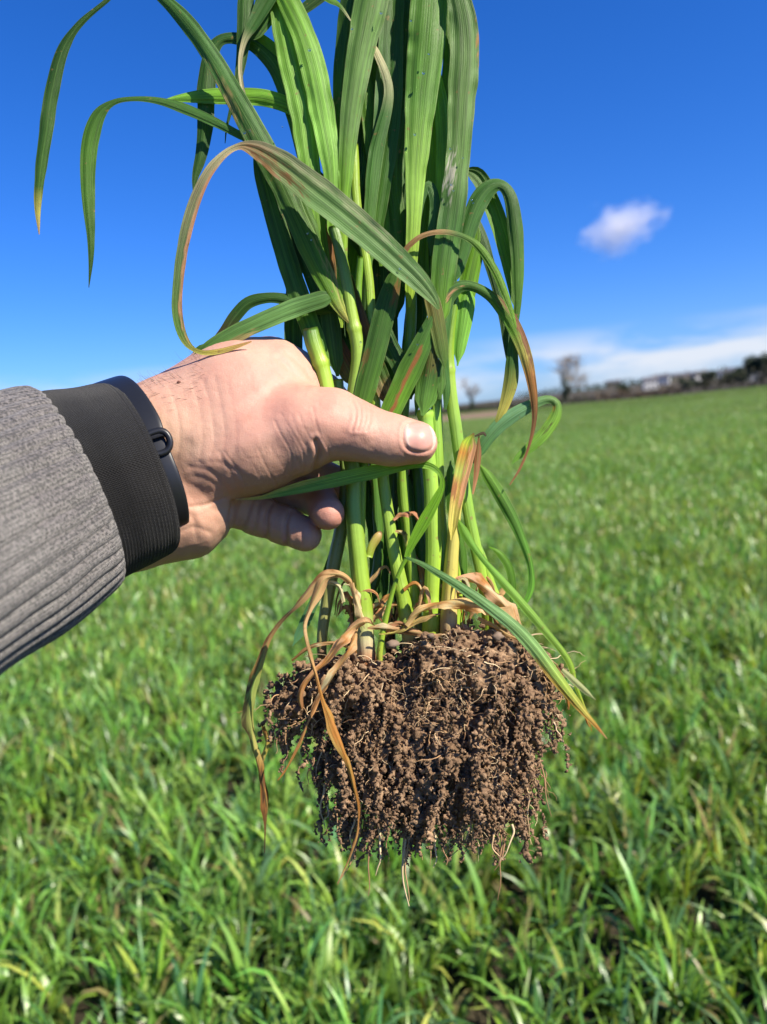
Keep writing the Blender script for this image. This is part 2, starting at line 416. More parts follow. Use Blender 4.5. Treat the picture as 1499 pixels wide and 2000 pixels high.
# ------------------------------------------------------------------ ground, fields
def ground_h(x, y):
    d = np.hypot(x, y); a = np.arctan2(x, y)
    rise = np.clip((d - 260) / 500, 0, 1); rise = rise * rise * (3 - 2 * rise)
    und = np.clip((d - 25) / 60, 0, 1) * np.clip((420 - d) / 200, 0, 1)
    und = und * (0.55 * np.sin(x / 31 + 0.6) * np.sin(y / 43 + 1.1) + 0.35 * np.sin(x / 17 + y / 29))
    return und + rise * (9 * np.exp(-((a - 0.55) / 0.42)**2) + 1.5 * np.sin(a * 5 + 1))
rr = np.concatenate([[0.0], np.geomspace(0.5, 9000, 200)]); aa = np.linspace(0, 2 * math.pi, 181)[:-1]
G = np.array([[r * math.sin(a), r * math.cos(a)] for r in rr for a in aa])
GV = np.column_stack([G, ground_h(G[:, 0], G[:, 1])])
g_ob = mk('field_ground', GV, grid_faces(len(rr), 180, True)[:, ::-1], M_FIELD, col=np.full((len(GV), 3), 1.0))
tag(g_ob, kind='structure')
EDGE = 205.0                            # the crop runs out to here
def is_bare(x, y):
    """the ploughed strip in the far corner"""
    d = np.hypot(x, y); a = np.arctan2(x, y)
    return (a < 0.165 + (d - 90) * 0.0006) & (d > 92) & (d < 175) & (a > -0.6)
th = np.linspace(-0.6, 0.2, 40)
pv = []
for a in th:
    for d in np.linspace(90, 178, 6):
        a2 = min(a, 0.165 + (d - 90) * 0.0006 + 0.003 * math.sin(d))
        pv.append((d * math.sin(a2), d * math.cos(a2), 0.17 + float(ground_h(d * math.sin(a2), d * math.cos(a2)))))
pv = np.array(pv)
tag(mk('ploughed_strip', pv, grid_faces(40, 6), M_PLOUGH, col=np.full((len(pv), 3), 1.0)), kind='structure')

def blades(n, seed, area, lmin, lmax, wmul, rows=6, tufts=None, hcol=1.0):
    """n curved cereal blades on a square tile -> V, F, colours"""
    r = np.random.RandomState(seed)
    nt = max(1, n // 10)
    tx, ty = r.uniform(0, area, nt), r.uniform(0, area, nt)
    ty = np.where(r.rand(nt) < 0.55, np.round(ty / 0.125) * 0.125 + r.normal(0, 0.012, nt), ty)   # drilled rows
    th_ = r.uniform(0.5, 1.25, nt)
    k = r.randint(0, nt, n)
    px = tx[k] + r.normal(0, 0.014, n); py = ty[k] + r.normal(0, 0.014, n); tcol = r.uniform(0.7, 1.25, (nt, 1)) * np.array([1, 1, 1]) * np.column_stack([r.uniform(0.8, 1.25, nt), np.ones(nt), r.uniform(0.7, 1.3, nt)])
    Lb = r.uniform(lmin, lmax, n) * th_[k]
    az = r.uniform(0, 2 * math.pi, n)
    t0 = np.abs(r.normal(0.12, 0.14, n)); curv = np.abs(r.normal(0.9, 0.9, n)) + 0.1
    curv = np.minimum(curv, 2.6)
    w = r.uniform(0.006, 0.0135, n) * wmul
    tw = r.uniform(-1.0, 1.0, n); tw1 = r.normal(0, 0.9, n)
    base = np.stack([px, py, np.zeros(n)], 1)
    V = np.zeros((n, rows, 2, 3)); p = base.copy()
    prof = np.array([0.55, 0.9, 1.0, 0.85, 0.55, 0.06]) if rows == 6 else np.array([0.8, 1.0, 0.7, 0.06])
    for i in range(rows):
        s = i / (rows - 1)
        ang = t0 + curv * s * s
        if i:
            p = p + (Lb / (rows - 1))[:, None] * np.stack([np.sin(ang) * np.cos(az), np.sin(ang) * np.sin(az), np.cos(ang)], 1)
        phi = az + math.pi / 2 + tw + tw1 * s
        hw = (w * prof[i] * 0.5)[:, None]
        side = np.stack([np.cos(phi), np.sin(phi), 0.15 * np.sin(tw1 * 3)], 1)
        V[:, i, 0] = p - side * hw; V[:, i, 1] = p + side * hw
    V = V.reshape(-1, 3)
    q = grid_faces(rows, 2)
    F = (q[None] + (np.arange(n) * rows * 2)[:, None, None]).reshape(-1, 4)
    base_c = np.array([[0.145, 0.290, 0.050], [0.205, 0.365, 0.062], [0.100, 0.215, 0.075], [0.31, 0.38, 0.09]])
    c = base_c[r.choice(4, n, p=[.4, .3, .22, .08])] * r.uniform(0.8, 1.25, (n, 1)) * tcol[k]
    dead = r.rand(n) < 0.04; c[dead] = np.array([0.30, 0.24, 0.10]) * r.uniform(0.6, 1.1, (dead.sum(), 1))
    cc = np.repeat(c[:, None], rows * 2, 1)
    grad = np.repeat(np.linspace(0, 1, rows), 2)[None, :, None]
    tipc = np.array([0.22, 0.26, 0.07]); has = (r.rand(n) < 0.25)[:, None, None]
    cc = np.where(has & (grad > 0.9), tipc, cc)
    low = np.array([0.075, 0.125, 0.03])  # darker blade feet: shade between the blades painted into their colour
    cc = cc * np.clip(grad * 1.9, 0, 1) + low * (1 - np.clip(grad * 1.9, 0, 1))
    return V, F, (cc * hcol).reshape(-1, 3)

def scatter(name, tiles, pts, rot, sc, kindlabel):
    """one stuff object: a point cloud whose geometry nodes put one of the tile meshes on each point"""
    me = bpy.data.meshes.new(name); me.vertices.add(len(pts)); me.vertices.foreach_set('co', np.asarray(pts, np.float32).ravel())
    r = np.random.RandomState(5)
    for nm, arr, ty in (('idx', r.randint(0, len(tiles), len(pts)).astype(np.int32), 'INT'), ('rz', rot.astype(np.float32), 'FLOAT'), ('sc', sc.astype(np.float32), 'FLOAT')):
        a = me.attributes.new(nm, ty, 'POINT'); a.data.foreach_set('value', arr)
    o = bpy.data.objects.new(name, me); COL.objects.link(o); me.materials.append(M_CROP)
    ng = bpy.data.node_groups.new(name, 'GeometryNodeTree')
    ng.interface.new_socket('Geometry', in_out='INPUT', socket_type='NodeSocketGeometry')
    ng.interface.new_socket('Geometry', in_out='OUTPUT', socket_type='NodeSocketGeometry')
    gi = ng.nodes.new('NodeGroupInput'); go = ng.nodes.new('NodeGroupOutput')
    g2i = ng.nodes.new('GeometryNodeGeometryToInstance')
    for t in reversed(tiles):
        oi = ng.nodes.new('GeometryNodeObjectInfo'); oi.inputs['Object'].default_value = t
        ng.links.new(oi.outputs['Geometry'], g2i.inputs[0])
    ip = ng.nodes.new('GeometryNodeInstanceOnPoints'); ip.inputs['Pick Instance'].default_value = True
    def na(nm, ty):
        n = ng.nodes.new('GeometryNodeInputNamedAttribute'); n.data_type = ty; n.inputs[0].default_value = nm; return n.outputs['Attribute']
    cx = ng.nodes.new('ShaderNodeCombineXYZ'); ng.links.new(na('rz', 'FLOAT'), cx.inputs[2])
    cs = ng.nodes.new('ShaderNodeCombineXYZ'); sa = na('sc', 'FLOAT')
    cs.inputs[0].default_value = 1; cs.inputs[1].default_value = 1; ng.links.new(sa, cs.inputs[2])
    ng.links.new(gi.outputs[0], ip.inputs['Points']); ng.links.new(g2i.outputs[0], ip.inputs['Instance'])
    ng.links.new(na('idx', 'INT'), ip.inputs['Instance Index'])
    ng.links.new(cx.outputs[0], ip.inputs['Rotation']); ng.links.new(cs.outputs[0], ip.inputs['Scale'])
    ng.links.new(ip.outputs[0], go.inputs[0])
    md = o.modifiers.new('scatter', 'NODES'); md.node_group = ng
    tag(o, kindlabel, 'crop', kind='stuff'); return o
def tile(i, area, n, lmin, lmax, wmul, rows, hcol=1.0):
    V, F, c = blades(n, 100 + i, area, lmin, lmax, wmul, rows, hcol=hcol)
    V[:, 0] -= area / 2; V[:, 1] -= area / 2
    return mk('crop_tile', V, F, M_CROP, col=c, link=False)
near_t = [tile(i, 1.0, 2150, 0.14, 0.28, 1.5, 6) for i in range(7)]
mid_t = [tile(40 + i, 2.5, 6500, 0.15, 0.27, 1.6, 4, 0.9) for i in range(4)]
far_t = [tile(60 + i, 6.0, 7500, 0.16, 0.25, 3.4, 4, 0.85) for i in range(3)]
def lay(area, d0, d1, amax):
    n = int(d1 / area) + 1
    xs = (np.arange(-n, n + 1) + 0.5) * area; X, Y = np.meshgrid(xs, xs); X, Y = X.ravel(), Y.ravel()
    return X, Y
r_ = np.random.RandomState(3)
def ring(area, lo, hi, amax):
    X, Y = lay(area, lo, hi, amax)
    # the same 30 m super-grid decides which ring a tile belongs to, so that rings never overlap
    cx_, cy_ = np.floor(X / 30) * 30 + 15, np.floor(Y / 30) * 30 + 15
    key = np.maximum(np.abs(cx_), np.abs(cy_)) if lo > 0 else None
    return X, Y, cx_, cy_
def blockdist(cx_, cy_): return np.maximum(np.abs(cx_) - 15, np.abs(cy_) - 15)
for nm, tl, area, sel in (('cereal_crop', near_t, 1.0, lambda b: b < 15), ('cereal_crop', mid_t, 2.5, lambda b: (b >= 15) & (b < 75)), ('cereal_crop', far_t, 6.0, lambda b: b >= 75)):
    mx = {1.0: 30, 2.5: 90, 6.0: 240}[area]
    X, Y, cx_, cy_ = ring(area, 0, mx, 0)
    b = blockdist(cx_, cy_); d = np.hypot(X, Y); a = np.abs(np.arctan2(X, Y))
    keep = sel(b) & (d < EDGE) & ((a < R(50)) | (d < 7)) & ~is_bare(X, Y)
    # the photographer stands in a trodden gap
    keep &= ~((np.abs(X) < 0.6) & (np.abs(Y) < 0.6))
    X, Y = X[keep], Y[keep]
    Z = ground_h(X, Y)
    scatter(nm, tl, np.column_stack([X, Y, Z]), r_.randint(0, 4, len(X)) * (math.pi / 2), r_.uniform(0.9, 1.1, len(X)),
            {1.0: 'dense knee-low green cereal blades filling the near part of the field', 2.5: 'green cereal crop in the middle distance of the field', 6.0: 'smooth-looking far part of the green cereal field by the hedges'}[area])

# ------------------------------------------------------------------ hedges, trees, houses on the skyline
def foliage_mat(name, c1, c2, trans=0.2):
    m, t, b, out = newmat(name)
    oi = N(t, 'ShaderNodeNewGeometry')
    n = N(t, 'ShaderNodeTexNoise', in_Scale=1.3, in_Detail=5.0); L(t, oi.outputs['Position'], n.inputs['Vector'])
    L(t, RAMP(t, n.outputs[0], [(0.35, c1), (0.65, c2)]), b.inputs['Base Color']); b.inputs['Roughness'].default_value = 0.7
    return m
M_HEDGE = foliage_mat('hedge_leaves', (0.022, 0.028, 0.014), (0.05, 0.05, 0.022))
M_HEDGEB = foliage_mat('brown_hedge_twigs', (0.06, 0.038, 0.022), (0.10, 0.07, 0.035))
M_TREED = foliage_mat('dark_tree_leaves', (0.018, 0.035, 0.014), (0.045, 0.065, 0.025))
M_BARK = foliage_mat('bark', (0.07, 0.055, 0.04), (0.13, 0.10, 0.075))
M_TWIG = foliage_mat('winter_twigs', (0.17, 0.13, 0.09), (0.26, 0.20, 0.14))
def leafcloud(n, centre, rad, size, seed, flat_bottom=True):
    r = np.random.RandomState(seed)
    d = r.normal(size=(n, 3)); d /= np.linalg.norm(d, axis=1, keepdims=True)
    lat = Lattice(seed, 16); sc = 1 + 0.35 * lat(d[:, 0] * 2.2 + 5, d[:, 1] * 2.2 + 5, d[:, 2] * 2.2 + 5)
    p = d * (r.rand(n, 1)**0.4) * sc[:, None] * np.array(rad) + np.array(centre)
    if flat_bottom: p[:, 2] = np.maximum(p[:, 2], 0.1)
    a = r.normal(size=(n, 3)); a /= np.linalg.norm(a, axis=1, keepdims=True)
    b_ = np.cross(a, r.normal(size=(n, 3))); b_ /= np.linalg.norm(b_, axis=1, keepdims=True)
    s = (r.uniform(0.5, 1.3, (n, 1)) * size)
    V = np.stack([p - a * s, p + b_ * s * 0.6, p + a * s, p - b_ * s * 0.6], 1).reshape(-1, 3)
    return V, np.arange(4 * n).reshape(-1, 4)
def hedge(px0, px1, d0, d1, h, mat, label, seed):
    A, B = azim(px0, d0), azim(px1, d1); n = max(3, int((A - B).length / 1.6)); Vs, Fs, o = [], [], 0
    r = np.random.RandomState(seed)
    for i in range(n):
        c = A.lerp(B, (i + 0.5) / n); z = float(ground_h(c.x, c.y)); hh = h * r.uniform(0.7, 1.25)
        V, F = leafcloud(70, (c.x, c.y, z + hh * 0.5), (1.5, 1.5, hh * 0.62), 0.38, seed * 50 + i, False)
        V[:, 2] = np.maximum(V[:, 2], z); Vs.append(V); Fs.append(F + o); o += len(V)
    M = A.lerp(B, 0.5); t = thing('hedge', label, 'hedge', (M.x, M.y, float(ground_h(M.x, M.y))), 'field hedges')
    mk('foliage', np.concatenate(Vs), np.concatenate(Fs), mat, t, smooth=False)
hedge(800, 1005, 205, 214, 1.7, M_HEDGE, 'low dark hedge behind the ploughed strip under the small ivy-clad tree', 1)
hedge(1005, 1160, 212, 218, 2.0, M_HEDGE, 'low dark hedge either side of the bare spreading tree', 2)
hedge(1160, 1330, 216, 212, 2.3, M_HEDGEB, 'brown leafless hedge below the white far houses', 3)
hedge(1330, 1640, 212, 204, 4.2, M_HEDGE, 'taller dark hedge running to the dark evergreen trees', 4)
hedge(430, 800, 212, 205, 1.7, M_HEDGE, 'low dark hedge beyond the field behind the held hand', 5)
def tube_mesh(P, rad, m=6):
    P = np.asarray(P, float); T = np.gradient(P, axis=0); T /= np.linalg.norm(T, axis=1, keepdims=True) + 1e-9
    up = np.array([0.3, 0.1, 1.0]); up = np.where(np.abs(T @ up)[:, None] > 0.97, np.array([1.0, 0.2, 0.1]), up)
    B = np.cross(T, up); B /= np.linalg.norm(B, axis=1, keepdims=True) + 1e-9; C = np.cross(B, T)
    th = np.arange(m) / m * 2 * math.pi
    V = P[:, None] + np.asarray(rad)[:, None, None] * (B[:, None] * np.cos(th)[None, :, None] + C[:, None] * np.sin(th)[None, :, None])
    return V.reshape(-1, 3), grid_faces(len(P), m, True)
class Acc:
    def __init__(s): s.V, s.F, s.C, s.o = [], [], [], 0
    def add(s, V, F, C=None):
        s.V.append(V); s.F.append(F + s.o); s.o += len(V)
        if C is not None: s.C.append(np.broadcast_to(C, (len(V), 3)))
    def get(s): return np.concatenate(s.V), np.concatenate(s.F), (np.concatenate(s.C) if s.C else None)
def bare_tree(px, d, H, spread, label, seed, ivy=0.5):
    base = azim(px, d); base.z = float(ground_h(base.x, base.y)); r = random.Random(seed)
    t = thing('tree', label, 'tree', base)
    big, tw = Acc(), Acc(); b0 = np.array(base)
    def grow(p, dv, ln, rad, lv):
        n = 5; pts = [p]; q = p.copy(); v = dv.copy()
        for i in range(n - 1):
            v = v + np.array([r.gauss(0, .13), r.gauss(0, .13), r.gauss(0.05, .08)]); v /= np.linalg.norm(v)
            q = q + v * ln / (n - 1); pts.append(q.copy())
        rd = np.linspace(rad, rad * 0.6, n)
        (big if lv < 2 else tw).add(*tube_mesh(pts, rd, 6 if lv < 2 else 3))
        if lv >= 5: return
        for k in range(3 if lv < 2 else (4 if lv < 4 else 4)):
            j = r.randint(2, n - 1); a = r.uniform(0, 6.28); sp = spread * r.uniform(0.6, 1.2)
            nv = v + sp * np.array([math.cos(a), math.sin(a), r.uniform(-0.25, 0.4)]); nv /= np.linalg.norm(nv)
            grow(pts[j], nv, ln * r.uniform(0.62, 0.9), rad * 0.62, lv + 1)
    grow(b0, np.array([0.03, 0, 1.0]), H * 0.36, H * 0.028, 0)
    V, F, _ = big.get(); mk('trunk', V, F, M_BARK, t)
    V, F, _ = tw.get(); mk('crown', V, F, M_TWIG, t)
    V, F = leafcloud(int(500 * ivy), b0 + np.array([0, 0, H * 0.27]), (H * 0.07, H * 0.07, H * 0.3), H * 0.03, seed, False)
    mk('ivy', V, F, M_TREED, t, smooth=False)
bare_tree(1105, 196, 14.0, 1.4, 'bare spreading tree with thin pale twigs above the far hedge', 4)
bare_tree(922, 190, 7.4, 0.6, 'small narrow ivy-clad tree standing alone over the ploughed strip', 9, 0.9)
def leafy_tree(px, d, H, wd, label, seed, grp='dark trees on the skyline'):
    base = azim(px, d); base.z = float(ground_h(base.x, base.y)); b0 = np.array(base)
    t = thing('tree', label, 'tree', base, grp)
    V, F = tube_mesh([b0, b0 + (0.05, 0, H * 0.3), b0 + (0.1, 0, H * 0.62)], [H * 0.035, H * 0.028, H * 0.012], 7); mk('trunk', V, F, M_BARK, t)
    A = Acc(); r = np.random.RandomState(seed)
    for k in range(7):
        c = b0 + np.array([r.normal(0, wd * 0.26), r.normal(0, wd * 0.26), H * r.uniform(0.35, 0.8)])
        A.add(*leafcloud(420, c, (wd * 0.3, wd * 0.3, H * 0.2), 0.35, seed * 9 + k, False))
    V, F, _ = A.get(); mk('crown', V, F, M_TREED, t, smooth=False)
leafy_tree(1488, 215, 8.6, 6.6, 'large dark evergreen tree at the end of the far hedge', 21)
leafy_tree(1527, 212, 8.0, 6.5, 'large dark evergreen beyond the photo edge beside its twin', 22)
leafy_tree(1384, 225, 5.4, 3.6, 'dark round tree in the hedge between two white houses', 23)
leafy_tree(1422, 220, 4.6, 4.2, 'squat dark tree in front of the brick-brown skyline', 24)
leafy_tree(1345, 300, 6.0, 4.5, 'small dark tree behind the brown hedge by the white houses', 25)
leafy_tree(1215, 320, 5.0, 5.5, 'broad dark tree low on the skyline past the bare tree', 26)
leafy_tree(1450, 300, 7.5, 5.0, 'dark tree behind the squat tree on the skyline', 27)
M_WHITE = simple('white_render', (0.50, 0.49, 0.47), 0.8, 0.3, 3, 0.05, 0.01, 0.06)
M_CREAM = simple('cream_render', (0.30, 0.25, 0.21), 0.8, 0.3, 3, 0.05, 0.01, 0.06)
M_SLATE = simple('slate_roof', (0.10, 0.10, 0.115), 0.7, 0.4, 4, 0.2, 0.02, 0.2)
M_PANE = simple('window_pane', (0.03, 0.035, 0.045), 0.12, 0.6)
M_DOORM = simple('painted_door', (0.08, 0.10, 0.13), 0.5, 0.5)
M_SILL = simple('window_sill', (0.6, 0.6, 0.6), 0.7, 0.3)
def boxv(lo, hi):
    x0, y0, z0 = lo; x1, y1, z1 = hi
    V = np.array([(x0, y0, z0), (x1, y0, z0), (x1, y1, z0), (x0, y1, z0), (x0, y0, z1), (x1, y0, z1), (x1, y1, z1), (x0, y1, z1)], float)
    F = np.array([(0, 3, 2, 1), (4, 5, 6, 7), (0, 1, 5, 4), (1, 2, 6, 5), (2, 3, 7, 6), (3, 0, 4, 7)])
    return V, F
def house(px, d, w, h, mat, label, yaw=0.0, nwin=3):
    b = azim(px, d); b.z = float(ground_h(b.x, b.y)) - 0.2; a = math.atan2(b.x, b.y)
    Rz = np.array(Matrix.Rotation(-a + yaw, 3, 'Z')); b0 = np.array(b); dp = w * 0.55
    t = thing('house', label, 'house', b, 'houses on the skyline')
    tr = lambda V: V @ Rz.T + b0
    V, F = boxv((-w / 2, 0, 0), (w / 2, dp, h)); mk('wall', tr(V), F, mat, t, smooth=False)
    rh = h * 0.42
    RV = np.array([(-w / 2 - .3, -.4, h - .1), (w / 2 + .3, -.4, h - .1), (w / 2 + .3, dp + .4, h - .1), (-w / 2 - .3, dp + .4, h - .1), (-w / 2 - .3, dp / 2, h + rh), (w / 2 + .3, dp / 2, h + rh)], float)
    rf = mk('roof', tr(RV), [np.array([(0, 1, 5, 4), (2, 3, 4, 5), (0, 3, 2, 1)]), np.array([(1, 2, 5), (3, 0, 4)])], M_SLATE, t, smooth=False)
    V, F = boxv((w * .3, dp / 2 - .4, h + rh * .5), (w * .3 + .8, dp / 2 + .4, h + rh + .9)); mk('chimney', tr(V), F, M_CREAM, t, smooth=False)
    for fl in range(2 if h > 4.2 else 1):
        for k in range(nwin):
            x = -w / 2 + w * (k + 0.5) / nwin; z = 1.0 + fl * 2.6
            if fl == 0 and k == nwin // 2:
                V, F = boxv((x - .5, -.06, 0.2), (x + .5, 0.02, 2.2)); mk('door', tr(V), F, M_DOORM, t, smooth=False); continue
            V, F = boxv((x - .55, -.05, z), (x + .55, 0.03, z + 1.2)); mk('window', tr(V), F, M_PANE, t, smooth=False)
house(1272, 420, 7.0, 4.8, M_WHITE, 'white house nearest the bare tree on the skyline', 0.2, 3)
house(1292, 520, 10.0, 5.0, M_WHITE, 'long white house just behind the first white house', -0.1, 4)
house(1371, 470, 8.0, 5.0, M_WHITE, 'white gabled house above the dark round tree', 0.4, 3)
house(1404, 560, 16.0, 4.0, M_WHITE, 'long low pale building between the dark trees', 0.0, 5)
house(1471, 400, 5.0, 4.6, M_WHITE, 'small white house between the squat tree and the large evergreen', 0.1, 2)
house(1335, 600, 14.0, 4.4, M_CREAM, 'cream farmhouse far back between the white houses', 0.2, 5)
house(1436, 520, 13.0, 4.8, M_CREAM, 'brownish house behind the squat dark tree', -0.3, 4)
house(1200, 700, 12.0, 4.5, M_CREAM, 'tiny cream house far off past the bare tree', 0.1, 4)
# distant wooded rise
dv = []
for i in range(60):
    px = 1020 + i * 14; 
    b = azim(px, 640 + 60 * math.sin(i * 1.7)); z = float(ground_h(b.x, b.y))
    dv.append(leafcloud(60, (b.x, b.y, z + 2.0), (9, 5, 3.6 + 1.6 * math.sin(i * 2.3)), 1.0, 300 + i, False))
A = Acc()
for V, F in dv: A.add(V, F)
V, F, _ = A.get()
tag(mk('distant_wood', V, F, M_TREED, smooth=False), 'far-off band of trees along the skyline behind the houses', 'woodland', kind='stuff')

# ------------------------------------------------------------------ small cloud
def cloud_object():
    base = None
    m = bpy.data.materials.new('cloud_vapour'); m.use_nodes = True; t = m.node_tree; t.nodes.clear()
    out = N(t, 'ShaderNodeOutputMaterial'); pv = N(t, 'ShaderNodeVolumePrincipled')
    pv.inputs['Color'].default_value = (0.97, 0.97, 1.0, 1); pv.inputs['Anisotropy'].default_value = 0.2
    tc = N(t, 'ShaderNodeTexCoord')
    n = N(t, 'ShaderNodeTexNoise', in_Scale=1.7, in_Detail=6.0, in_Roughness=0.6); L(t, tc.outputs['Object'], n.inputs['Vector'])
    ln = N(t, 'ShaderNodeVectorMath', operation='LENGTH'); L(t, tc.outputs['Object'], ln.inputs[0])
    den = M2(t, 'SUBTRACT', M2(t, 'MULTIPLY', n.outputs[0], 2.3), M2(t, 'ADD', M2(t, 'MULTIPLY', ln.outputs['Value'], 1.15), 0.38))
    L(t, M2(t, 'MULTIPLY', M2(t, 'MAXIMUM', den, 0.0), 0.021), pv.inputs['Density']); L(t, pv.outputs[0], out.inputs['Volume'])
    dist = 2600.0
    def place(px, py, rx, rz, label, seed):
        v = np.array([(px - CXP) / FPX, -(py - CYP) / FPX, -1.0]) @ _CR.T; v /= np.linalg.norm(v)
        bm_V, bm_F = ico(2); V = bm_V * 1.0
        o = mk('cloud', V, bm_F, m); o.location = Vector(v * dist) + Vector((0, 0, 1.6))
        o.scale = (rx / FPX * dist, rx / FPX * dist * 0.7, rz / FPX * dist)
        o.rotation_euler = (0, R(-6), seed)
        tag(o, label, 'cloud')
    place(1213, 442, 100, 60, 'small bright puff of cloud alone in the blue sky', 0.2)
    0 and place(1292, 462, 56, 20, 'thin grey wisp trailing beside the small bright cloud', 1.3)
    0 and place(1075, 497, 70, 22, 'faint wisp of cloud low beside the leaves', 2.6)
def ico(sub):
    p = (1 + 5**0.5) / 2
    V = [(-1, p, 0), (1, p, 0), (-1, -p, 0), (1, -p, 0), (0, -1, p), (0, 1, p), (0, -1, -p), (0, 1, -p), (p, 0, -1), (p, 0, 1), (-p, 0, -1), (-p, 0, 1)]
    F = [(0, 11, 5), (0, 5, 1), (0, 1, 7), (0, 7, 10), (0, 10, 11), (1, 5, 9), (5, 11, 4), (11, 10, 2), (10, 7, 6), (7, 1, 8), (3, 9, 4), (3, 4, 2), (3, 2, 6), (3, 6, 8), (3, 8, 9), (4, 9, 5), (2, 4, 11), (6, 2, 10), (8, 6, 7), (9, 8, 1)]
    V = [np.array(v) / np.linalg.norm(v) for v in V]
    for _ in range(sub):
        mid = {}; NF = []
        def mp_(a, b):
            k = (min(a, b), max(a, b))
            if k not in mid:
                v = V[a] + V[b]; V.append(v / np.linalg.norm(v)); mid[k] = len(V) - 1
            return mid[k]
        for a, b, c in F:
            x, y, z = mp_(a, b), mp_(b, c), mp_(c, a); NF += [(a, x, z), (b, y, x), (c, z, y), (x, y, z)]
        F = NF
    return np.array(V), np.array(F)
cloud_object()

# ------------------------------------------------------------------ the arm and hand
wrist = PW([[330, 930, 0]])[0]
person = thing('person', 'hand and forearm in a grey ribbed sleeve gripping the uprooted clump of cereal', 'person', Vector(wrist))
H1 = Field((120, 640, -230), (900, 1120, 200), 2.4)
K = 46
H1.chain([(120, 895, -50, 98), (200, 880, -22, 103), (350, 832, 2, 97), (440, 778, 12, 95), (475, 764, 20, 92), (535, 743, 42, 72), (568, 747, 56, 58)], K)
H1.chain([(130, 1015, -50, 100), (250, 1010, -16, 98), (362, 1000, 6, 82), (388, 985, 12, 70)], K)
H1.chain([(350, 900, 5, 90), (470, 850, -8, 88), (560, 800, 20, 70)], K)
H1.chain([(415, 890, -30, 82), (500, 878, -42, 76), (565, 866, -52, 68)], 36)
H1.chain([(480, 850, -30, 70), (596, 832, -62, 70), (650, 828, -72, 66)], 34)
H1.chain([(650, 828, -72, 66), (700, 843, -78, 56), (735, 853, -80, 48), (768, 860, -80, 47), (812, 864, -82, 43)], 18)
H1.chain([(400, 950, 40, 68), (500, 880, 75, 66), (560, 800, 80, 60)], 30)
FG = [np.full(H1.n, 400, np.float32) for _ in range(4)]
H1.chain([(568, 747, 58, 56), (628, 770, 100, 42), (700, 840, 122, 37), (745, 890, 122, 35), (815, 932, 112, 30)], 12, FG[0])
H1.chain([(535, 850, 92, 48), (610, 925, 118, 37), (690, 958, 128, 33), (745, 968, 118, 31)], 12, FG[1])
H1.chain([(480, 905, 88, 48), (570, 962, 100, 37), (624, 976, 60, 33), (641, 1003, -16, 32.5)], 12, FG[2])
H1.chain([(432, 975, 42, 44), (505, 1007, 44, 38.5), (556, 1026, 40, 37), (596, 1044, 24, 33.5)], 9, FG[3])
ff = FG[0]
for g in FG[1:]: ff = smin(ff, g, 5)
H1.F = smin(H1.F, ff, 15); del FG, ff
HV, HQ = surface_nets(H1)
HV = laplace(HV, HQ, 5, 0.5)
HN = vnormals(HV, HQ)
front = np.clip(-HN[:, 2] * 1.6 + 0.25, 0, 1)
disp = np.zeros(len(HV))
def crease(pts, depth, sig, lift=0.0, zmax=None):
    P, _ = smooth_path([(x, y, 0) for x, y in pts], 24)
    d2 = np.full(len(HV), 1e9)
    lo, hi = P[:, :2].min(0) - 6 * sig, P[:, :2].max(0) + 6 * sig
    m = (HV[:, 0] > lo[0]) & (HV[:, 0] < hi[0]) & (HV[:, 1] > lo[1]) & (HV[:, 1] < hi[1])
    if zmax is not None: m &= HV[:, 2] < zmax
    idx = np.where(m)[0]
    if not len(idx): return
    best = np.full(len(idx), 1e9); q = HV[idx][:, :2]
    for a, b in zip(P[:-1, :2], P[1:, :2]):
        ab = b - a; t = np.clip(((q - a) @ ab) / (ab @ ab + 1e-9), 0, 1); dd = np.hypot(*(q - a - t[:, None] * ab).T)
        best = np.minimum(best, dd)
    g = np.exp(-(best / sig)**2); g2 = np.exp(-((best - 2.6 * sig) / (1.4 * sig))**2)
    disp[idx] += (-depth * g + lift * g2) * front[idx]
# folds at the base of the thumb, the wrist and the finger joints
rc = random.Random(5)
for k in range(6):
    x = 458 + k * 26 + rc.uniform(-9, 9)
    crease([(x - 34 + rc.uniform(-9, 9), 880 - k * 2 + rc.uniform(-6, 6)), (x - 12, 918 - k * 2), (x + 6, 958 - k * 5), (x + 16 + rc.uniform(-5, 5), 985 - k * 6)], rc.uniform(0.1, 0.7), rc.uniform(2, 4), 0.1, 60)
for k in range(7):
    x = 556 + k * 12 + rc.uniform(-3, 3)
    crease([(x - 30 + rc.uniform(0, 14), rc.uniform(795, 835)), (x - 6, 845), (x + 14, 884), (x + 16, 915)], rc.uniform(0.2, 0.8), 2.1, 0.1, 60)
crease([(612, 925), (620, 900), (624, 884), (617, 862)], 6.5, 4.5, 1.5, 60)
for pts, dp, sg in (([(372, 912), (405, 918), (432, 938), (450, 968)], 1.3, 5), ([(380, 930), (412, 940), (436, 962), (452, 985)], 1.2, 5),
                    ([(360, 940), (395, 962), (420, 995)], 1.0, 6), ([(392, 905), (430, 903), (470, 925), (500, 960)], 1.0, 5),
                    ([(345, 985), (375, 1010), (385, 1050)], 1.8, 6), ([(350, 1040), (380, 1030), (410, 1040)], 1.5, 5),
                    ([(372, 990), (405, 985), (440, 972)], 2.2, 4)):
    crease(pts, dp * 0.7, sg, 0.25)
for pts, dp in (([(530, 985), (522, 1010), (521, 1055)], 5.0), ([(567, 1000), (558, 1030), (562, 1075)], 5.0), ([(455, 980), (452, 1005), (450, 1040)], 5), ([(490, 985), (482, 1010), (470, 1040)], 2.2), ([(505, 985), (500, 1010), (495, 1040)], 1.8)):
    crease(pts, dp, 3.6, 1.0)
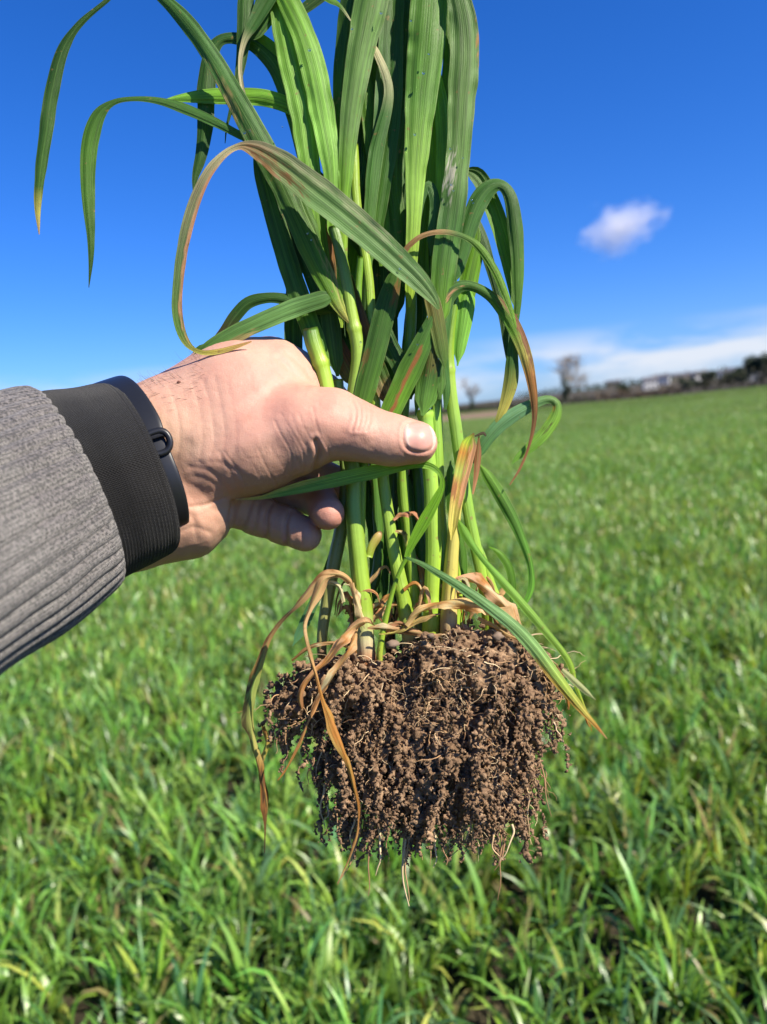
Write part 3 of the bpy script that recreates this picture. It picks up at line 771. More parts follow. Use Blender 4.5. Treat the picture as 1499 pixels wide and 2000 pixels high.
for x in (690, 700, 709, 718):
    crease([(x - 2, 782), (x + 5, 800), (x + 4, 822), (x - 2, 840)], rc.uniform(0.8, 1.8), 2.6, 0.5)
for k in range(7):
    x = 310 + k * 22; crease([(x, 760 + k * -4), (x + 14, 800), (x + 20, 860), (x + 12, 900)], rc.uniform(0.1, 0.5), 3.5, 0.1)
crease([(560, 690), (590, 715), (612, 745)], 2.0, 5, 1); crease([(545, 700), (575, 728), (600, 752)], 1.6, 5, 1)
crease([(788, 838), (797, 826), (820, 822), (845, 830), (854, 848), (848, 872), (826, 884), (800, 880), (788, 864), (788, 838)], 1.6, 2.4, 0.9)
# tendons and knuckle bulges
crease([(380, 850), (450, 800), (540, 740)], -4.5, 16); crease([(420, 900), (520, 850), (620, 820)], -4.0, 22); crease([(700, 845), (715, 846)], -2.0, 14)
nl = Lattice(9, 48)
disp += 0.45 * nl(HV[:, 0] / 17, HV[:, 1] / 17, HV[:, 2] / 17) + 0.25 * nl(HV[:, 0] / 7 + 9, HV[:, 1] / 7, HV[:, 2] / 7)
# the nail bed: a shallow pocket in the thumb tip
HV = HV + HN * disp[:, None]
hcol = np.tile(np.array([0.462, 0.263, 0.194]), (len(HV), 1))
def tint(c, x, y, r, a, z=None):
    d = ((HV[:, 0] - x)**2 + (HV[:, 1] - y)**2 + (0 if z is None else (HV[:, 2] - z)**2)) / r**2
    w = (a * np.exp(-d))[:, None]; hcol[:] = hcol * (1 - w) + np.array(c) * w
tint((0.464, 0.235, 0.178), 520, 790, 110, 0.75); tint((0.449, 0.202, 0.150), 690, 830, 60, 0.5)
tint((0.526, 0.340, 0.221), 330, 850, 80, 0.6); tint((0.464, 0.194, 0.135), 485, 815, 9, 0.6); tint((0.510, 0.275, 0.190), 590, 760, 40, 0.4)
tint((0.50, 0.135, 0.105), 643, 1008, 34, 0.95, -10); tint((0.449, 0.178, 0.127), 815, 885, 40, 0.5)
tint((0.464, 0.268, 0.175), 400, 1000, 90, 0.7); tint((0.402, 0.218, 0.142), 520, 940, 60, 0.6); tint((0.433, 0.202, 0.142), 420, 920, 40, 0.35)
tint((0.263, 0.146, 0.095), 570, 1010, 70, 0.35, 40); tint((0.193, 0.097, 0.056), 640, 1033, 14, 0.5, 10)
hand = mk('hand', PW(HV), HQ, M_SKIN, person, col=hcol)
bvh = BVHTree.FromPolygons([tuple(v) for v in HV], [tuple(int(i) for i in q) for q in HQ])
def on_hand(x, y, lift=0.0):
    h = bvh.ray_cast(Vector((x, y, -400)), Vector((0, 0, 1)))
    return (h[0] + h[1] * lift) if h[0] is not None else Vector((x, y, -80))
# thumbnail: rounded plate following the thumb tip, root end left, free edge right
nv = []; nn, mm = 19, 15
for i in range(nn):
    u = i / (nn - 1) * 2 - 1
    for j in range(mm):
        v = j / (mm - 1) * 2 - 1
        su = u * math.sqrt(max(0, 1 - 0.46 * v * v)); sv = v * math.sqrt(max(0, 1 - 0.42 * u * u))
        x = 820 + 32 * su + 2 * sv; y = 853 + 29 * sv + 4 * su
        e = max(abs(u), abs(v))
        p = on_hand(x, y); hump = 2.4 * (1 - e**6) - 0.4 + (1.2 if u > 0.85 else 0)
        nv.append((x, y, p.z - hump))
nail_c = np.tile(np.array([0.51, 0.265, 0.215]), (nn * mm, 1))
for i in range(nn):
    for j in range(mm):
        u = i / (nn - 1) * 2 - 1
        if u > 0.8: nail_c[i * mm + j] = (0.62, 0.50, 0.40)
        if u < -0.72: nail_c[i * mm + j] = (0.60, 0.40, 0.33)
def nail_mat():
    m, t, b, out = newmat('thumb_nail'); at = N(t, 'ShaderNodeAttribute', attribute_name='Col'); L(t, at.outputs[0], b.inputs['Base Color'])
    b.inputs['Roughness'].default_value = 0.4; b.inputs['Specular IOR Level'].default_value = 0.35; b.inputs['Subsurface Weight'].default_value = 0.15; b.inputs['Subsurface Scale'].default_value = 0.002; return m
nv = np.array(nv)
mk('thumbnail', PW(nv), grid_faces(nn, mm)[:, ::-1], nail_mat(), person, col=nail_c)
# mole
V, F = ico(1); p = on_hand(350, 747)
mk('mole', PW(V * np.array([4.5, 3.4, 2.5]) + np.array(p)), F, M_MOLE, person)
# fine hairs on the wrist
A = Acc(); rh = random.Random(12)
for k in range(110):
    x = rh.uniform(255, 400); yt = 690 + (400 - x) * 0.42
    y = yt + rh.uniform(4, 120) * rh.random() ; p = np.array(on_hand(x, y))
    if p[2] < -200: continue
    nrm = np.array([rh.uniform(-.5, .2), -1.0 if y < yt + 35 else -.3, -0.6]); l = rh.uniform(10, 26); cu = rh.uniform(-.6, .6)
    pts = [p + nrm * l * s * 0.45 + np.array([-l * s * 0.8, -cu * l * s * s, 0]) for s in np.linspace(-0.05, 1, 5)]
    A.add(*tube_mesh(pts, np.linspace(0.30, 0.12, 5), 3))
V, F, _ = A.get(); tag(mk('arm_hair', PW(V), F, M_HAIR, person), kind='stuff')

def ring_tube(name, rings, mat, parent, nth=220, n=60, radial=None, thick=6.0, uvs=(1, 1), close_lip=True):
    """rings: rows of C(3) U(3) V(3); the surface C + U cos + V sin; an inner skin gives thickness"""
    Rg, _ = smooth_path(np.array([sum(map(list, r), []) for r in rings], float), n)
    th = np.arange(nth) / nth * 2 * math.pi; out = []
    def skin(off):
        P = np.zeros((n, nth, 3))
        for i in range(n):
            C, U, Vv = Rg[i, :3], Rg[i, 3:6], Rg[i, 6:9]
            k = 1 + (radial(i / (n - 1), th) if radial is not None and off == 0 else 0) * np.ones(nth)
            s = 1 - off / np.linalg.norm(U)
            P[i] = C + (U[None] * (np.sign(np.cos(th)) * np.abs(np.cos(th))**0.86)[:, None] + Vv[None] * (np.sign(np.sin(th)) * np.abs(np.sin(th))**0.86)[:, None]) * k[:, None] * s
        return P
    a, b = skin(0), skin(thick)
    # lip rolls in over a few rings
    lip = [a[-1] * (1 - w) + b[-1] * w + (a[-1] - a[-2]) * 0.8 * math.sin(w * math.pi) for w in (0.25, 0.5, 0.75)]
    P = np.concatenate([a, np.array(lip), b[::-1][:max(6, n // 4)]])
    NN = len(P); V = P.reshape(-1, 3)
    uu = np.repeat(np.linspace(0, 1, NN) * uvs[0], nth); vv = np.tile(th / (2 * math.pi) * uvs[1], NN)
    return mk(name, PW(V), grid_faces(NN, nth, True), mat, parent, uv=np.column_stack([uu, vv]))
kn = Lattice(31, 32)
def ribs(s, th):
    fold = 0.020 * kn(np.full_like(th, s * 5.0 + 3), np.cos(th) * 2.2 + 8, np.sin(th) * 2.2 + 8)
    wob = 0.12 * kn(np.full_like(th, s * 9.0), np.cos(th) * 3 + 4, np.sin(th) * 3 + 4)
    ph = (th + wob * 0.25 + 0.12 * s) * 40
    return fold + 0.034 * (np.abs(np.cos(ph / 2))**0.7) - 0.022
ring_tube('sleeve', [((-420, 1230, -620), (-110, -310, 60), (60, -20, -250)),
                     ((-150, 1090, -370), (-100, -262, 50), (56, -24, -215)),
                     ((20, 1010, -190), (-92, -232, 40), (50, -26, -190)),
                     ((118, 966, -90), (-88, -205, 36), (44, -30, -170)),
                     ((146, 957, -60), (-86, -190, 34), (40, -30, -160))], M_KNIT, person, 880, 110, ribs, 9, (3.0, 3.0))
def cuffr(s, th):
    return 0.012 * kn(np.full_like(th, s * 3.0 + 13), np.cos(th) * 1.6 + 8, np.sin(th) * 1.6 + 8) + 0.010 * np.sin(s * math.pi) + 0.0014 * math.sin(s * 2 * math.pi * 34) + 0.006 * kn(np.full_like(th, s * 9.0 + 2), np.cos(th) * 5 + 8, np.sin(th) * 5 + 8)
ring_tube('cuff', [((60, 985, -130), (-80, -188, 26), (38, -26, -140)),
                   ((140, 955, -80), (-78, -184, 24), (38, -24, -138)),
                   ((205, 935, -45), (-74, -174, 20), (41, -20, -158)),
                   ((257, 917, -22), (-69, -168, 16), (43, -17, -155)),
                   ((270, 914, -16), (-66, -163, 14), (44, -16, -152))], M_CUFF, person, 300, 230, cuffr, 7, (2.0, 6.0))

# wristband
wb = thing('wristband', 'black rubber fitness wristband peeking out from under the black cuff', 'wristband', Vector(PW([[300, 900, -60]])[0]))
def band(name, centre_fn, t0, t1, half_w, th0, nseg=70, taper=None, side_push=None):
    """strap lying round the wrist from angle t0 to t1; rounded edges"""
    prof = []
    for k in range(20):
        a = k / 20 * 2 * math.pi; ca, sa = math.cos(a), math.sin(a)
        prof.append((np.sign(ca) * abs(ca)**0.35, np.sign(sa) * abs(sa)**0.8))
    V = []
    for i in range(nseg):
        s = i / (nseg - 1); t = t0 + (t1 - t0) * s
        C, outw, along = centre_fn(t)
        e = 1.0
        if taper: e = taper(s)
        for a, b in prof:
            V.append(C + along * a * half_w * e + outw * b * th0)
    V = np.array(V); F = grid_faces(nseg, 20, True)
    c0 = np.arange(20)[None, :]; c1 = (nseg - 1) * 20 + np.arange(20)[None, ::-1]
    return V, [F, c0, c1]
BC, BU, BV = np.array([268, 902, -12.]), np.array([-62, -147, 12.]), np.array([40, -14, -130.])
BA = np.array([0.93, -0.30, 0.22])
def bc(lift, shift):
    def f(t):
        ct, st = math.cos(t), math.sin(t); p = BU * math.copysign(abs(ct)**0.86, ct) + BV * math.copysign(abs(st)**0.86, st); o = p / np.linalg.norm(p)
        return BC + BA * shift + p + o * lift, o, BA
    return f
V, F = band('strap', bc(0, 2), R(-170), R(170), 25, 4.0); mk('strap', PW(V), F, M_BAND, wb)
V, F = band('strap', bc(9, 3), R(-60), R(82), 30, 4.2, 70, lambda s: 1.0 if s < 0.9 else 1.0 - 0.25 * ((s - 0.9) / 0.1)**2)
mk('outer_strap', PW(V), F, M_BAND, wb)
# keeper loop rounding the strap where the outer piece ends
loop = []
for a in np.linspace(0, 2 * math.pi, 33)[:-1]:
    ca, sa = math.cos(a), math.sin(a)
    C, o, al = bc(8 - 3 * sa, 6)(R(84 + 6 * sa)); loop.append(C + al * np.sign(ca) * abs(ca)**0.6 * 26)
loop.append(loop[0]); loop.append(loop[1])
V, F = tube_mesh(loop, [7.0] * len(loop), 12); mk('keeper_loop', PW(V), F, M_BAND, wb)
# ------------------------------------------------------------------ the uprooted clump
plant = thing('cereal_plant', 'uprooted clump of green cereal with browned leaves and crumbly root ball held in the hand', 'plant', Vector(PW([[800, 1300, 30]])[0]))
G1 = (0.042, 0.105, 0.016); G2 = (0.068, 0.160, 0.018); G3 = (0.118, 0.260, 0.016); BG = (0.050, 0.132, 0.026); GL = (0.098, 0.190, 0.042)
DG = (0.026, 0.070, 0.013); YG = (0.27, 0.41, 0.035); YY = (0.44, 0.38, 0.08); TAN = (0.42, 0.255, 0.115); BR = (0.17, 0.075, 0.025)
RD = (0.26, 0.095, 0.045); PALE = (0.50, 0.44, 0.25); DK = (0.06, 0.03, 0.018); OR = (0.36, 0.15, 0.03)
def colrow(cols, n):
    """cols: one colour, or [(pos, colour), ...]"""
    if isinstance(cols, tuple): return np.tile(np.array(cols), (n, 1))
    t = np.linspace(0, 1, n); p = [c[0] for c in cols]
    return np.stack([np.interp(t, p, [c[1][k] for c in cols]) for k in range(3)], 1)
LN = [0]
lat_leaf = Lattice(77, 32)
def leaf(pts, cols, z=0.0, fold=0.22, twist=None, mat=None, name='leaf', label=None, m=11, edge=None, wave=1.0, mid=True, parent=None):
    """blade through (x, y, width[, z]) rows"""
    LN[0] += 1; sd = LN[0] * 3.7
    rows = [(p[0], p[1], (p[3] if len(p) > 3 else 0) + z, p[2]) for p in pts]
    L0 = sum(math.hypot(a[0] - b[0], a[1] - b[1]) for a, b in zip(rows[:-1], rows[1:]))
    n = int(np.clip(L0 / 7, 14, 130))
    Q, t = smooth_path(rows, n); P = Q[:, :3]; w = np.maximum(Q[:, 3], 0.6); sm_ = lambda v: v * v * (3 - 2 * v)
    if w[0] > 9: w = w * (0.22 + 0.78 * sm_(np.clip(t / 34, 0, 1)))
    if w[-1] > 7: w = w * (0.15 + 0.85 * sm_(np.clip((t[-1] - t) / 26, 0, 1)))
    T = np.gradient(P, axis=0); T /= np.linalg.norm(T, axis=1, keepdims=True) + 1e-9
    B = np.cross(T, np.array([0, 0, -1.0])); B /= np.linalg.norm(B, axis=1, keepdims=True) + 1e-9
    tw = np.zeros(n)
    if twist is not None: tw = np.interp(np.linspace(0, 1, n), np.linspace(0, 1, len(twist)), np.radians(twist))
    tw = tw + 0.16 * wave * lat_leaf(t / 70 + sd, t * 0 + sd, t * 0)
    Nn = np.cross(B, T)
    B2 = B * np.cos(tw)[:, None] + Nn * np.sin(tw)[:, None]; N2 = np.cross(B2, T)
    wide = np.max(w) > 26 and name == 'leaf'
    if wide: m = max(m, 23)
    s = np.linspace(-1, 1, m); rl_ = np.random.RandomState(LN[0] * 13 + 1)
    if wide and fold < 0.4: fold = fold * rl_.uniform(0.8, 1.5) * (1 if rl_.rand() < 0.72 else -1)
    V = np.zeros((n, m, 3)); ws = w * (0.94 if name == 'leaf' else 1) * (1 + (0.05 if name == 'leaf' else 0.3) * lat_leaf(t / 30, t * 0 + sd, t * 0 + 2)) / np.maximum(np.abs(np.cos(tw)), 0.55)
    for j, a in enumerate(s):
        lift = fold * 0.95 * (abs(a)**1.05 - 0.4) + ((0.03 * math.cos(a * 9.5) + (0.030 * (-1)**j * min(1, 1.2 - abs(a)) if wide else 0)) if mid else 0)
        ew = abs(a)**3 * 0.10 * wave * lat_leaf(t / 24 + sd * 2, t * 0 + (5 if a > 0 else 11), t * 0)
        V[:, j] = P + B2 * (a * ws / 2)[:, None] - N2 * ((lift + ew) * ws / 2)[:, None]
    C = np.repeat(colrow(cols, n)[:, None], m, 1)
    if wide:
        strp = rl_.normal(1, 0.13, m); drift = np.stack([lat_leaf(t / 45 + sd, t * 0 + j * 0.9, t * 0 + 3) for j in range(m)], 1)
        C = C * np.clip(strp[None] + 0.16 * drift, 0.55, 1.5)[..., None]
    if wide: C[:, [0, -1]] = C[:, [0, -1]] * 0.6 + np.array((0.17, 0.22, 0.07)) * 0.4
    if mid: C[:, m // 2] = C[:, m // 2] * 0.55 + np.array(GL) * 0.45
    if edge is not None:
        # edge: list of (start, end, side(-1..1), colour, amount) patches of dying tissue
        tt = np.linspace(0, 1, n)
        for ed in edge:
            a0, a1, sd_, ec, am = ed[:5]; wd_ = ed[5] if len(ed) > 5 else 0.75
            for j, a in enumerate(s):
                jag = 0.06 * lat_leaf(t / 9 + sd, t * 0 + j * 1.7, t * 0 + 1)
                wt = np.clip((tt - a0 + jag) / 0.02, 0, 1) * np.clip((a1 - tt + jag) / 0.02, 0, 1)
                cr_ = max(0, 1 - abs(a - sd_) / wd_); cr_ = 0 if cr_ == 0 else cr_
                wt = wt * np.clip((cr_ + 0.45 * lat_leaf(t / 16 + sd, t * 0 + j * 0.8, t * 0 + 7) * (cr_ > 0)) * 2.8 - 0.5, 0, 1) * am
                C[:, j] = C[:, j] * (1 - wt[:, None]) + np.array(ec) * wt[:, None]
    uv = np.stack([np.tile((s + 1) / 2 * np.clip(np.max(w) / 50, 0.35, 1), (n, 1)) + LN[0] * 0.37, np.repeat((t / 60)[:, None], m, 1)], -1).reshape(-1, 2)
    o = mk(name, PW(V.reshape(-1, 3)), grid_faces(n, m), mat or M_LEAF, parent or plant, col=C.reshape(-1, 3), uv=uv)
    if label: o['label'] = label
    return o
def stem(pts, cols, z=0.0, name='stem', mat=None, nodes=(), m=16, label=None, ridge=0.05, groove=True):
    """rows (x, y, diameter[, z]); nodes: fractions along with a swollen joint"""
    LN[0] += 1; sd = LN[0] * 2.3
    rows = [(p[0], p[1], (p[3] if len(p) > 3 else 0) + z, p[2]) for p in pts]
    if rows[0][1] > 1180 and name == 'stem': rows = [(rows[0][0] + 2, rows[0][1] + 46, rows[0][2] + 14, rows[0][3] * 0.92)] + rows
    L0 = sum(math.hypot(a[0] - b[0], a[1] - b[1]) for a, b in zip(rows[:-1], rows[1:])); n = int(np.clip(L0 / 6, 12, 140))
    Q, t = smooth_path(rows, n); P = Q[:, :3]; r = np.maximum(Q[:, 3] / 2, 0.4)
    P = P + np.stack([1.6 * lat_leaf(t / 60 + sd, t * 0, t * 0), t * 0, t * 0], 1)
    tt = np.linspace(0, 1, n)
    for f in nodes: r = r * (1 + 0.16 * np.exp(-((tt - f) * L0 / 6)**2))
    C = colrow(cols, n)
    for f in nodes:
        wv_ = np.exp(-((tt - f) * L0 / 5)**2)[:, None]; C = C * (1 - 0.6 * wv_) + np.array(YG) * 1.1 * 0.6 * wv_
    T = np.gradient(P, axis=0); T /= np.linalg.norm(T, axis=1, keepdims=True)
    B = np.cross(T, np.array([0, 0, -1.0])); B /= np.linalg.norm(B, axis=1, keepdims=True); Nn = np.cross(B, T)
    th = np.arange(m) / m * 2 * math.pi
    prof = 1 + ridge * np.cos(th * 5 + sd)
    if groove: prof = prof - 0.14 * np.exp(-((((th - 4.5 - (sd % 1.2)) + math.pi) % (2 * math.pi) - math.pi) / 0.16)**2)
    V = P[:, None] + r[:, None, None] * prof[None, :, None] * (B[:, None] * np.cos(th)[None, :, None] + Nn[:, None] * np.sin(th)[None, :, None])
    C = np.repeat(C[:, None], m, 1) * (1 + 0.12 * np.cos(th * 3 + sd))[None, :, None]
    uv = np.stack([np.tile(th / 6.283 * 1.4, (n, 1)) + sd, np.repeat((t / 60)[:, None], m, 1)], -1).reshape(-1, 2)
    caps = [np.arange(m)[None, :], ((n - 1) * m + np.arange(m))[None, ::-1]]
    o = mk(name, PW(V.reshape(-1, 3)), [grid_faces(n, m, True)] + caps, mat or M_STEM, plant, col=C.reshape(-1, 3), uv=uv)
    if label: o['label'] = label
    return o
# ---- stems, root ball to leaves (front ones first)
stem([(717, 1286, 36), (712, 1200, 37), (703, 1110, 35), (694, 1020, 33), (690, 930, 30), (682, 850, 28), (700, 700, 27), (686, 600, 26), (668, 500, 24), (652, 440, 22)],
     [(0, RD), (0.05, (0.45, 0.2, 0.1)), (0.09, PALE), (0.16, YG), (0.45, (0.24, 0.40, 0.06)), (0.8, YG), (1, G2)], z=-4, nodes=(0.77,), label='thickest pale stem with a reddish foot')
stem([(700, 1190, 20), (704, 1060, 20), (706, 940, 19), (716, 820, 18), (700, 640, 16), (705, 500, 14)], [(0, YG), (1, G3)], z=14)
stem([(798, 1222, 30), (784, 1150, 27), (768, 1070, 25), (752, 960, 23), (744, 900, 22), (735, 800, 20), (722, 560, 18), (700, 420, 18), (690, 280, 18)],
     [(0, PALE), (0.08, YG), (0.2, (0.30, 0.46, 0.06)), (1, YG)], z=16, nodes=(0.12,))
stem([(812, 1210, 26), (806, 1120, 24), (797, 1040, 23), (788, 930, 22), (790, 800, 20), (803, 640, 22), (803, 500, 22), (806, 400, 24)], [(0, PALE), (0.1, YG), (0.6, G3), (1, YG)], z=36)
stem([(842, 1225, 34), (845, 1170, 33), (848, 1090, 32), (846, 1000, 31), (838, 900, 28), (830, 800, 30)], [(0, YY), (0.1, YG), (1, (0.23, 0.42, 0.06))], z=6, nodes=(0.98, 0.2))
stem([(868, 1200, 20), (868, 1100, 20), (860, 980, 20), (855, 860, 22), (853, 760, 22), (850, 640, 18)], [(0, YG), (1, (0.22, 0.42, 0.06))], z=22)
stem([(877, 1222, 34), (880, 1150, 30), (884, 1080, 26), (890, 1010, 22), (905, 940, 18)], [(0, (0.36, 0.2, 0.13)), (0.15, (0.45, 0.33, 0.16)), (0.35, YY), (1, (0.45, 0.42, 0.10))], z=-4, label='yellowing stem with a purplish foot')
stem([(950, 1185, 22), (940, 1120, 22), (926, 1050, 23), (910, 970, 23), (896, 880, 24), (885, 800, 24), (876, 720, 22), (880, 650, 18), (895, 560, 16)],
     [(0, YG), (0.5, (0.20, 0.38, 0.05)), (0.75, YG), (1, G3)], z=12, nodes=(0.76,))
stem([(630, 1252, 20), (640, 1170, 24), (655, 1090, 27), (668, 1020, 26), (676, 940, 24), (668, 840, 22), (660, 740, 20)], [(0, BR), (0.12, (0.25, 0.25, 0.08)), (1, (0.15, 0.28, 0.06))], z=46)
stem([(742, 1276, 12), (752, 1215, 11), (766, 1160, 9), (783, 1110, 8), (794, 1088, 9)], [(0, YY), (0.3, YG), (1, G3)], z=-26, label='thin young shoot standing in front of the thick stems')
stem([(720, 1088, 14), (726, 1068, 16), (738, 1048, 17), (745, 1038, 6)], [(0, YG), (0.6, YY), (1, TAN)], z=8, label='short cut shoot with a dried tip')
stem([(640, 765, 30), (634, 735, 31), (624, 700, 32), (612, 665, 33), (606, 640, 30)], [(0, (0.28, 0.46, 0.05)), (0.5, YG), (1, G2)], z=12, nodes=(0.45,))
stem([(648, 860, 26), (640, 765, 29)], G3, z=34)
stem([(895, 1180, 18), (895, 1225, 20)], YG, z=20); stem([(903, 1195, 10), (896, 1100, 9), (893, 1030, 8)], YG, z=30)
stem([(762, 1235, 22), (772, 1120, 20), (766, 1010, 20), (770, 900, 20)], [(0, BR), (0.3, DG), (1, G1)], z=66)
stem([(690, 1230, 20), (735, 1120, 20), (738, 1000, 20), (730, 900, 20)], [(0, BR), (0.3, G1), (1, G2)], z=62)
stem([(985, 1200, 20), (962, 1150, 20), (945, 1090, 14), (935, 1060, 6)], [(0, TAN), (0.5, YG), (1, G3)], z=18)
stem([(800, 1235, 24), (826, 1130, 22), (822, 1010, 22), (815, 900, 22)], [(0, TAN), (0.2, G1), (1, G2)], z=62)

# ---- tall central leaves
leaf([(668, 640, 20), (668, 520, 22), (672, 400, 24), (682, 260, 40), (700, 130, 54), (722, 20, 70), (738, -60, 66), (755, -150, 50)], [(0, YG), (0.35, G3), (0.5, GL), (1, GL)], z=-10, fold=0.28)
leaf([(800, 600, 20), (808, 440, 30), (814, 310, 48), (822, 200, 64), (832, 90, 74), (840, -10, 78), (850, -140, 70)], [(0, YG), (0.3, (0.24, 0.42, 0.06)), (0.55, (0.105, 0.235, 0.035)), (1, G2)], z=-6, fold=0.22)
leaf([(858, 640, 34), (868, 520, 52), (884, 410, 54), (896, 300, 50), (902, 200, 58), (908, 110, 62), (905, 40, 58), (893, -20, 48), (880, -90, 40)], [(0, G3), (0.25, BG), (0.45, GL), (0.62, GL), (1, G1)], z=-18, fold=0.2,
     edge=[(0.36, 0.44, -0.5, (0.5, 0.45, 0.38), 0.7), (0.72, 0.80, 1.0, OR, 0.7, 0.25)], label='broad silvery leaf at the edge of the bunch')
leaf([(640, 560, 26), (620, 440, 34), (606, 330, 44), (592, 220, 54), (570, 120, 56), (552, 30, 50), (540, -50, 40)], [(0, G3), (0.6, (0.19, 0.40, 0.05)), (1, G3)], z=6, fold=0.2)
leaf([(655, 480, 30), (650, 370, 30), (644, 300, 44), (630, 220, 52), (612, 130, 52), (590, 60, 50), (562, 0, 44), (530, -60, 30)], [(0, G3), (0.4, (0.20, 0.42, 0.06)), (1, G3)], z=-8, fold=0.24)
leaf([(720, 520, 30), (735, 400, 48), (752, 280, 54), (760, 170, 56), (765, 60, 50), (770, -60, 46)], [(0, G2), (0.5, BG), (1, G1)], z=28)
leaf([(745, 520, 34), (745, 430, 34), (735, 330, 34), (722, 240, 30), (712, 140, 28)], [(0, G3), (1, G2)], z=40)
leaf([(790, 560, 30), (775, 440, 40), (762, 330, 50), (775, 220, 56), (790, 100, 60), (800, -20, 50)], [(0, G2), (1, DG)], z=44)
leaf([(680, 460, 22), (668, 340, 26), (664, 230, 28), (670, 120, 36), (682, 30, 44), (690, -60, 40)], [(0, YG), (0.3, G2), (1, DG)], z=20, fold=0.35)
leaf([(850, 560, 26), (862, 430, 32), (868, 320, 34), (864, 220, 30), (852, 140, 18), (846, 90, 6)], [(0, G3), (1, (0.17, 0.36, 0.05))], z=18)
leaf([(862, 330, 22), (872, 200, 26), (880, 100, 30), (878, 0, 30), (870, -80, 26)], G2, z=24)
leaf([(715, 560, 20), (722, 430, 26), (735, 300, 30), (760, 180, 20), (735, 100, 14), (728, 90, 4)], [(0, G2), (0.7, BG), (1, PALE)], z=14)
leaf([(842, 500, 22), (850, 400, 22), (838, 362, 20), (825, 385, 16), (818, 430, 10), (815, 455, 3)], BG, z=2, label='small folded-over leaf in the middle of the bunch')
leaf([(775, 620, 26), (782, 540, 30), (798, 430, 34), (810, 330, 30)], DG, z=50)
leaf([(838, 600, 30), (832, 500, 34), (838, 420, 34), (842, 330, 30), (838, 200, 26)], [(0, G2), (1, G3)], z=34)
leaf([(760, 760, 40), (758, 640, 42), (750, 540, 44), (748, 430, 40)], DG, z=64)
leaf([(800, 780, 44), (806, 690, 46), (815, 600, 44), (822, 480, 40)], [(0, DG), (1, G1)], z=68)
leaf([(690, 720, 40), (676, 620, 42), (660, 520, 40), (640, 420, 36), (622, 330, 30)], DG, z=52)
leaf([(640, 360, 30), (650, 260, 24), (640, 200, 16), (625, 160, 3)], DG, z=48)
leaf([(880, 640, 30), (860, 560, 34), (852, 480, 32), (860, 420, 20)], G1, z=30)
# ---- left side
leaf([(686, 634, 5), (662, 598, 26), (636, 545, 44), (604, 480, 48), (568, 400, 46), (536, 330, 50), (502, 268, 50), (462, 195, 46), (418, 118, 40), (370, 50, 34), (325, 2, 26), (285, -30, 18), (245, -30, 12), (208, 2, 10),
      (155, 48, 15), (122, 100, 26), (102, 180, 31), (90, 260, 30), (80, 330, 24), (74, 400, 15), (77, 458, 2)], [(0, YY), (0.05, G3), (0.2, G1), (0.45, BG), (0.7, DG), (0.93, G1), (0.97, YY), (1, TAN)], z=-14, fold=0.25,
     edge=[(0.34, 0.40, -0.6, TAN, 0.5), (0.05, 0.1, 0.9, TAN, 0.5)], label='very long leaf arching out of the picture and hanging far from the bunch')
leaf([(625, 470, 20), (565, 345, 22), (510, 285, 20), (465, 262, 17), (415, 236, 20), (360, 212, 22), (310, 197, 15), (262, 193, 10), (222, 200, 13), (194, 224, 28), (178, 270, 36), (172, 330, 33), (174, 400, 26), (178, 460, 17), (178, 510, 10), (174, 562, 1.5)],
     [(0, G2), (0.3, BG), (0.6, G1), (0.72, G2), (0.88, G1), (1, DG)], z=4, fold=0.25, label='long leaf that bends over and hangs beside the outermost one')
leaf([(620, 250, 34), (575, 212, 34), (520, 192, 36), (460, 188, 36), (400, 188, 30), (350, 192, 16), (318, 197, 3)], [(0, G3), (1, (0.15, 0.33, 0.04))], z=26)
leaf([(640, 450, 34), (608, 340, 38), (578, 220, 42), (545, 140, 38), (508, 95, 34), (468, 76, 26), (432, 78, 24), (412, 108, 32), (404, 170, 38), (402, 240, 34), (394, 300, 26), (382, 345, 14), (378, 376, 2)],
     [(0, G2), (0.35, G1), (0.55, DG), (1, DG)], z=34, fold=0.3)
leaf([(560, -60, 34), (525, -5, 34), (496, 45, 26), (478, 80, 13), (470, 120, 9), (473, 165, 8), (487, 215, 3)], [(0, G1), (0.45, BG), (0.6, PALE), (1, PALE)], z=-2, fold=0.3, label='thin pale curled leaf tip')
leaf([(500, -80, 34), (482, -10, 34), (478, 60, 32), (470, 130, 20), (458, 190, 12), (444, 245, 5), (440, 280, 1.5)], [(0, G1), (1, DG)], z=22)
leaf([(545, -60, 60), (530, 0, 62), (510, 40, 50), (498, 66, 30), (490, 78, 4)], [(0, BG), (1, G1)], z=10)
leaf([(600, 150, 20), (560, 115, 20), (525, 85, 20), (492, 62, 14), (480, 55, 3)], G3, z=30)
leaf([(700, -60, 40), (640, -18, 30), (590, 20, 22), (560, 30, 8)], DG, z=30); leaf([(600, -40, 20), (640, -4, 16), (665, 12, 8), (688, 44, 2)], [(0, G3), (0.7, G2), (1, PALE)], z=-4)
leaf([(655, 330, 34), (650, 260, 30), (634, 205, 24), (620, 180, 6)], G1, z=36)
leaf([(705, 500, 30), (680, 400, 34), (655, 310, 34), (640, 240, 28), (632, 200, 12)], [(0, G1), (1, DG)], z=40)
leaf([(640, 745, 26), (617, 668, 40), (585, 580, 44), (556, 490, 42), (530, 400, 40), (512, 330, 34), (505, 280, 20)], [(0, G3), (0.2, G2), (0.5, G1), (1, DG)], z=18, fold=0.3)
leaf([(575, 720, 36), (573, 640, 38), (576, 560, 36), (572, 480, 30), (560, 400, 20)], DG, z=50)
leaf([(655, 640, 40), (625, 560, 46), (595, 480, 44), (575, 410, 36), (562, 350, 20)], DG, z=40)
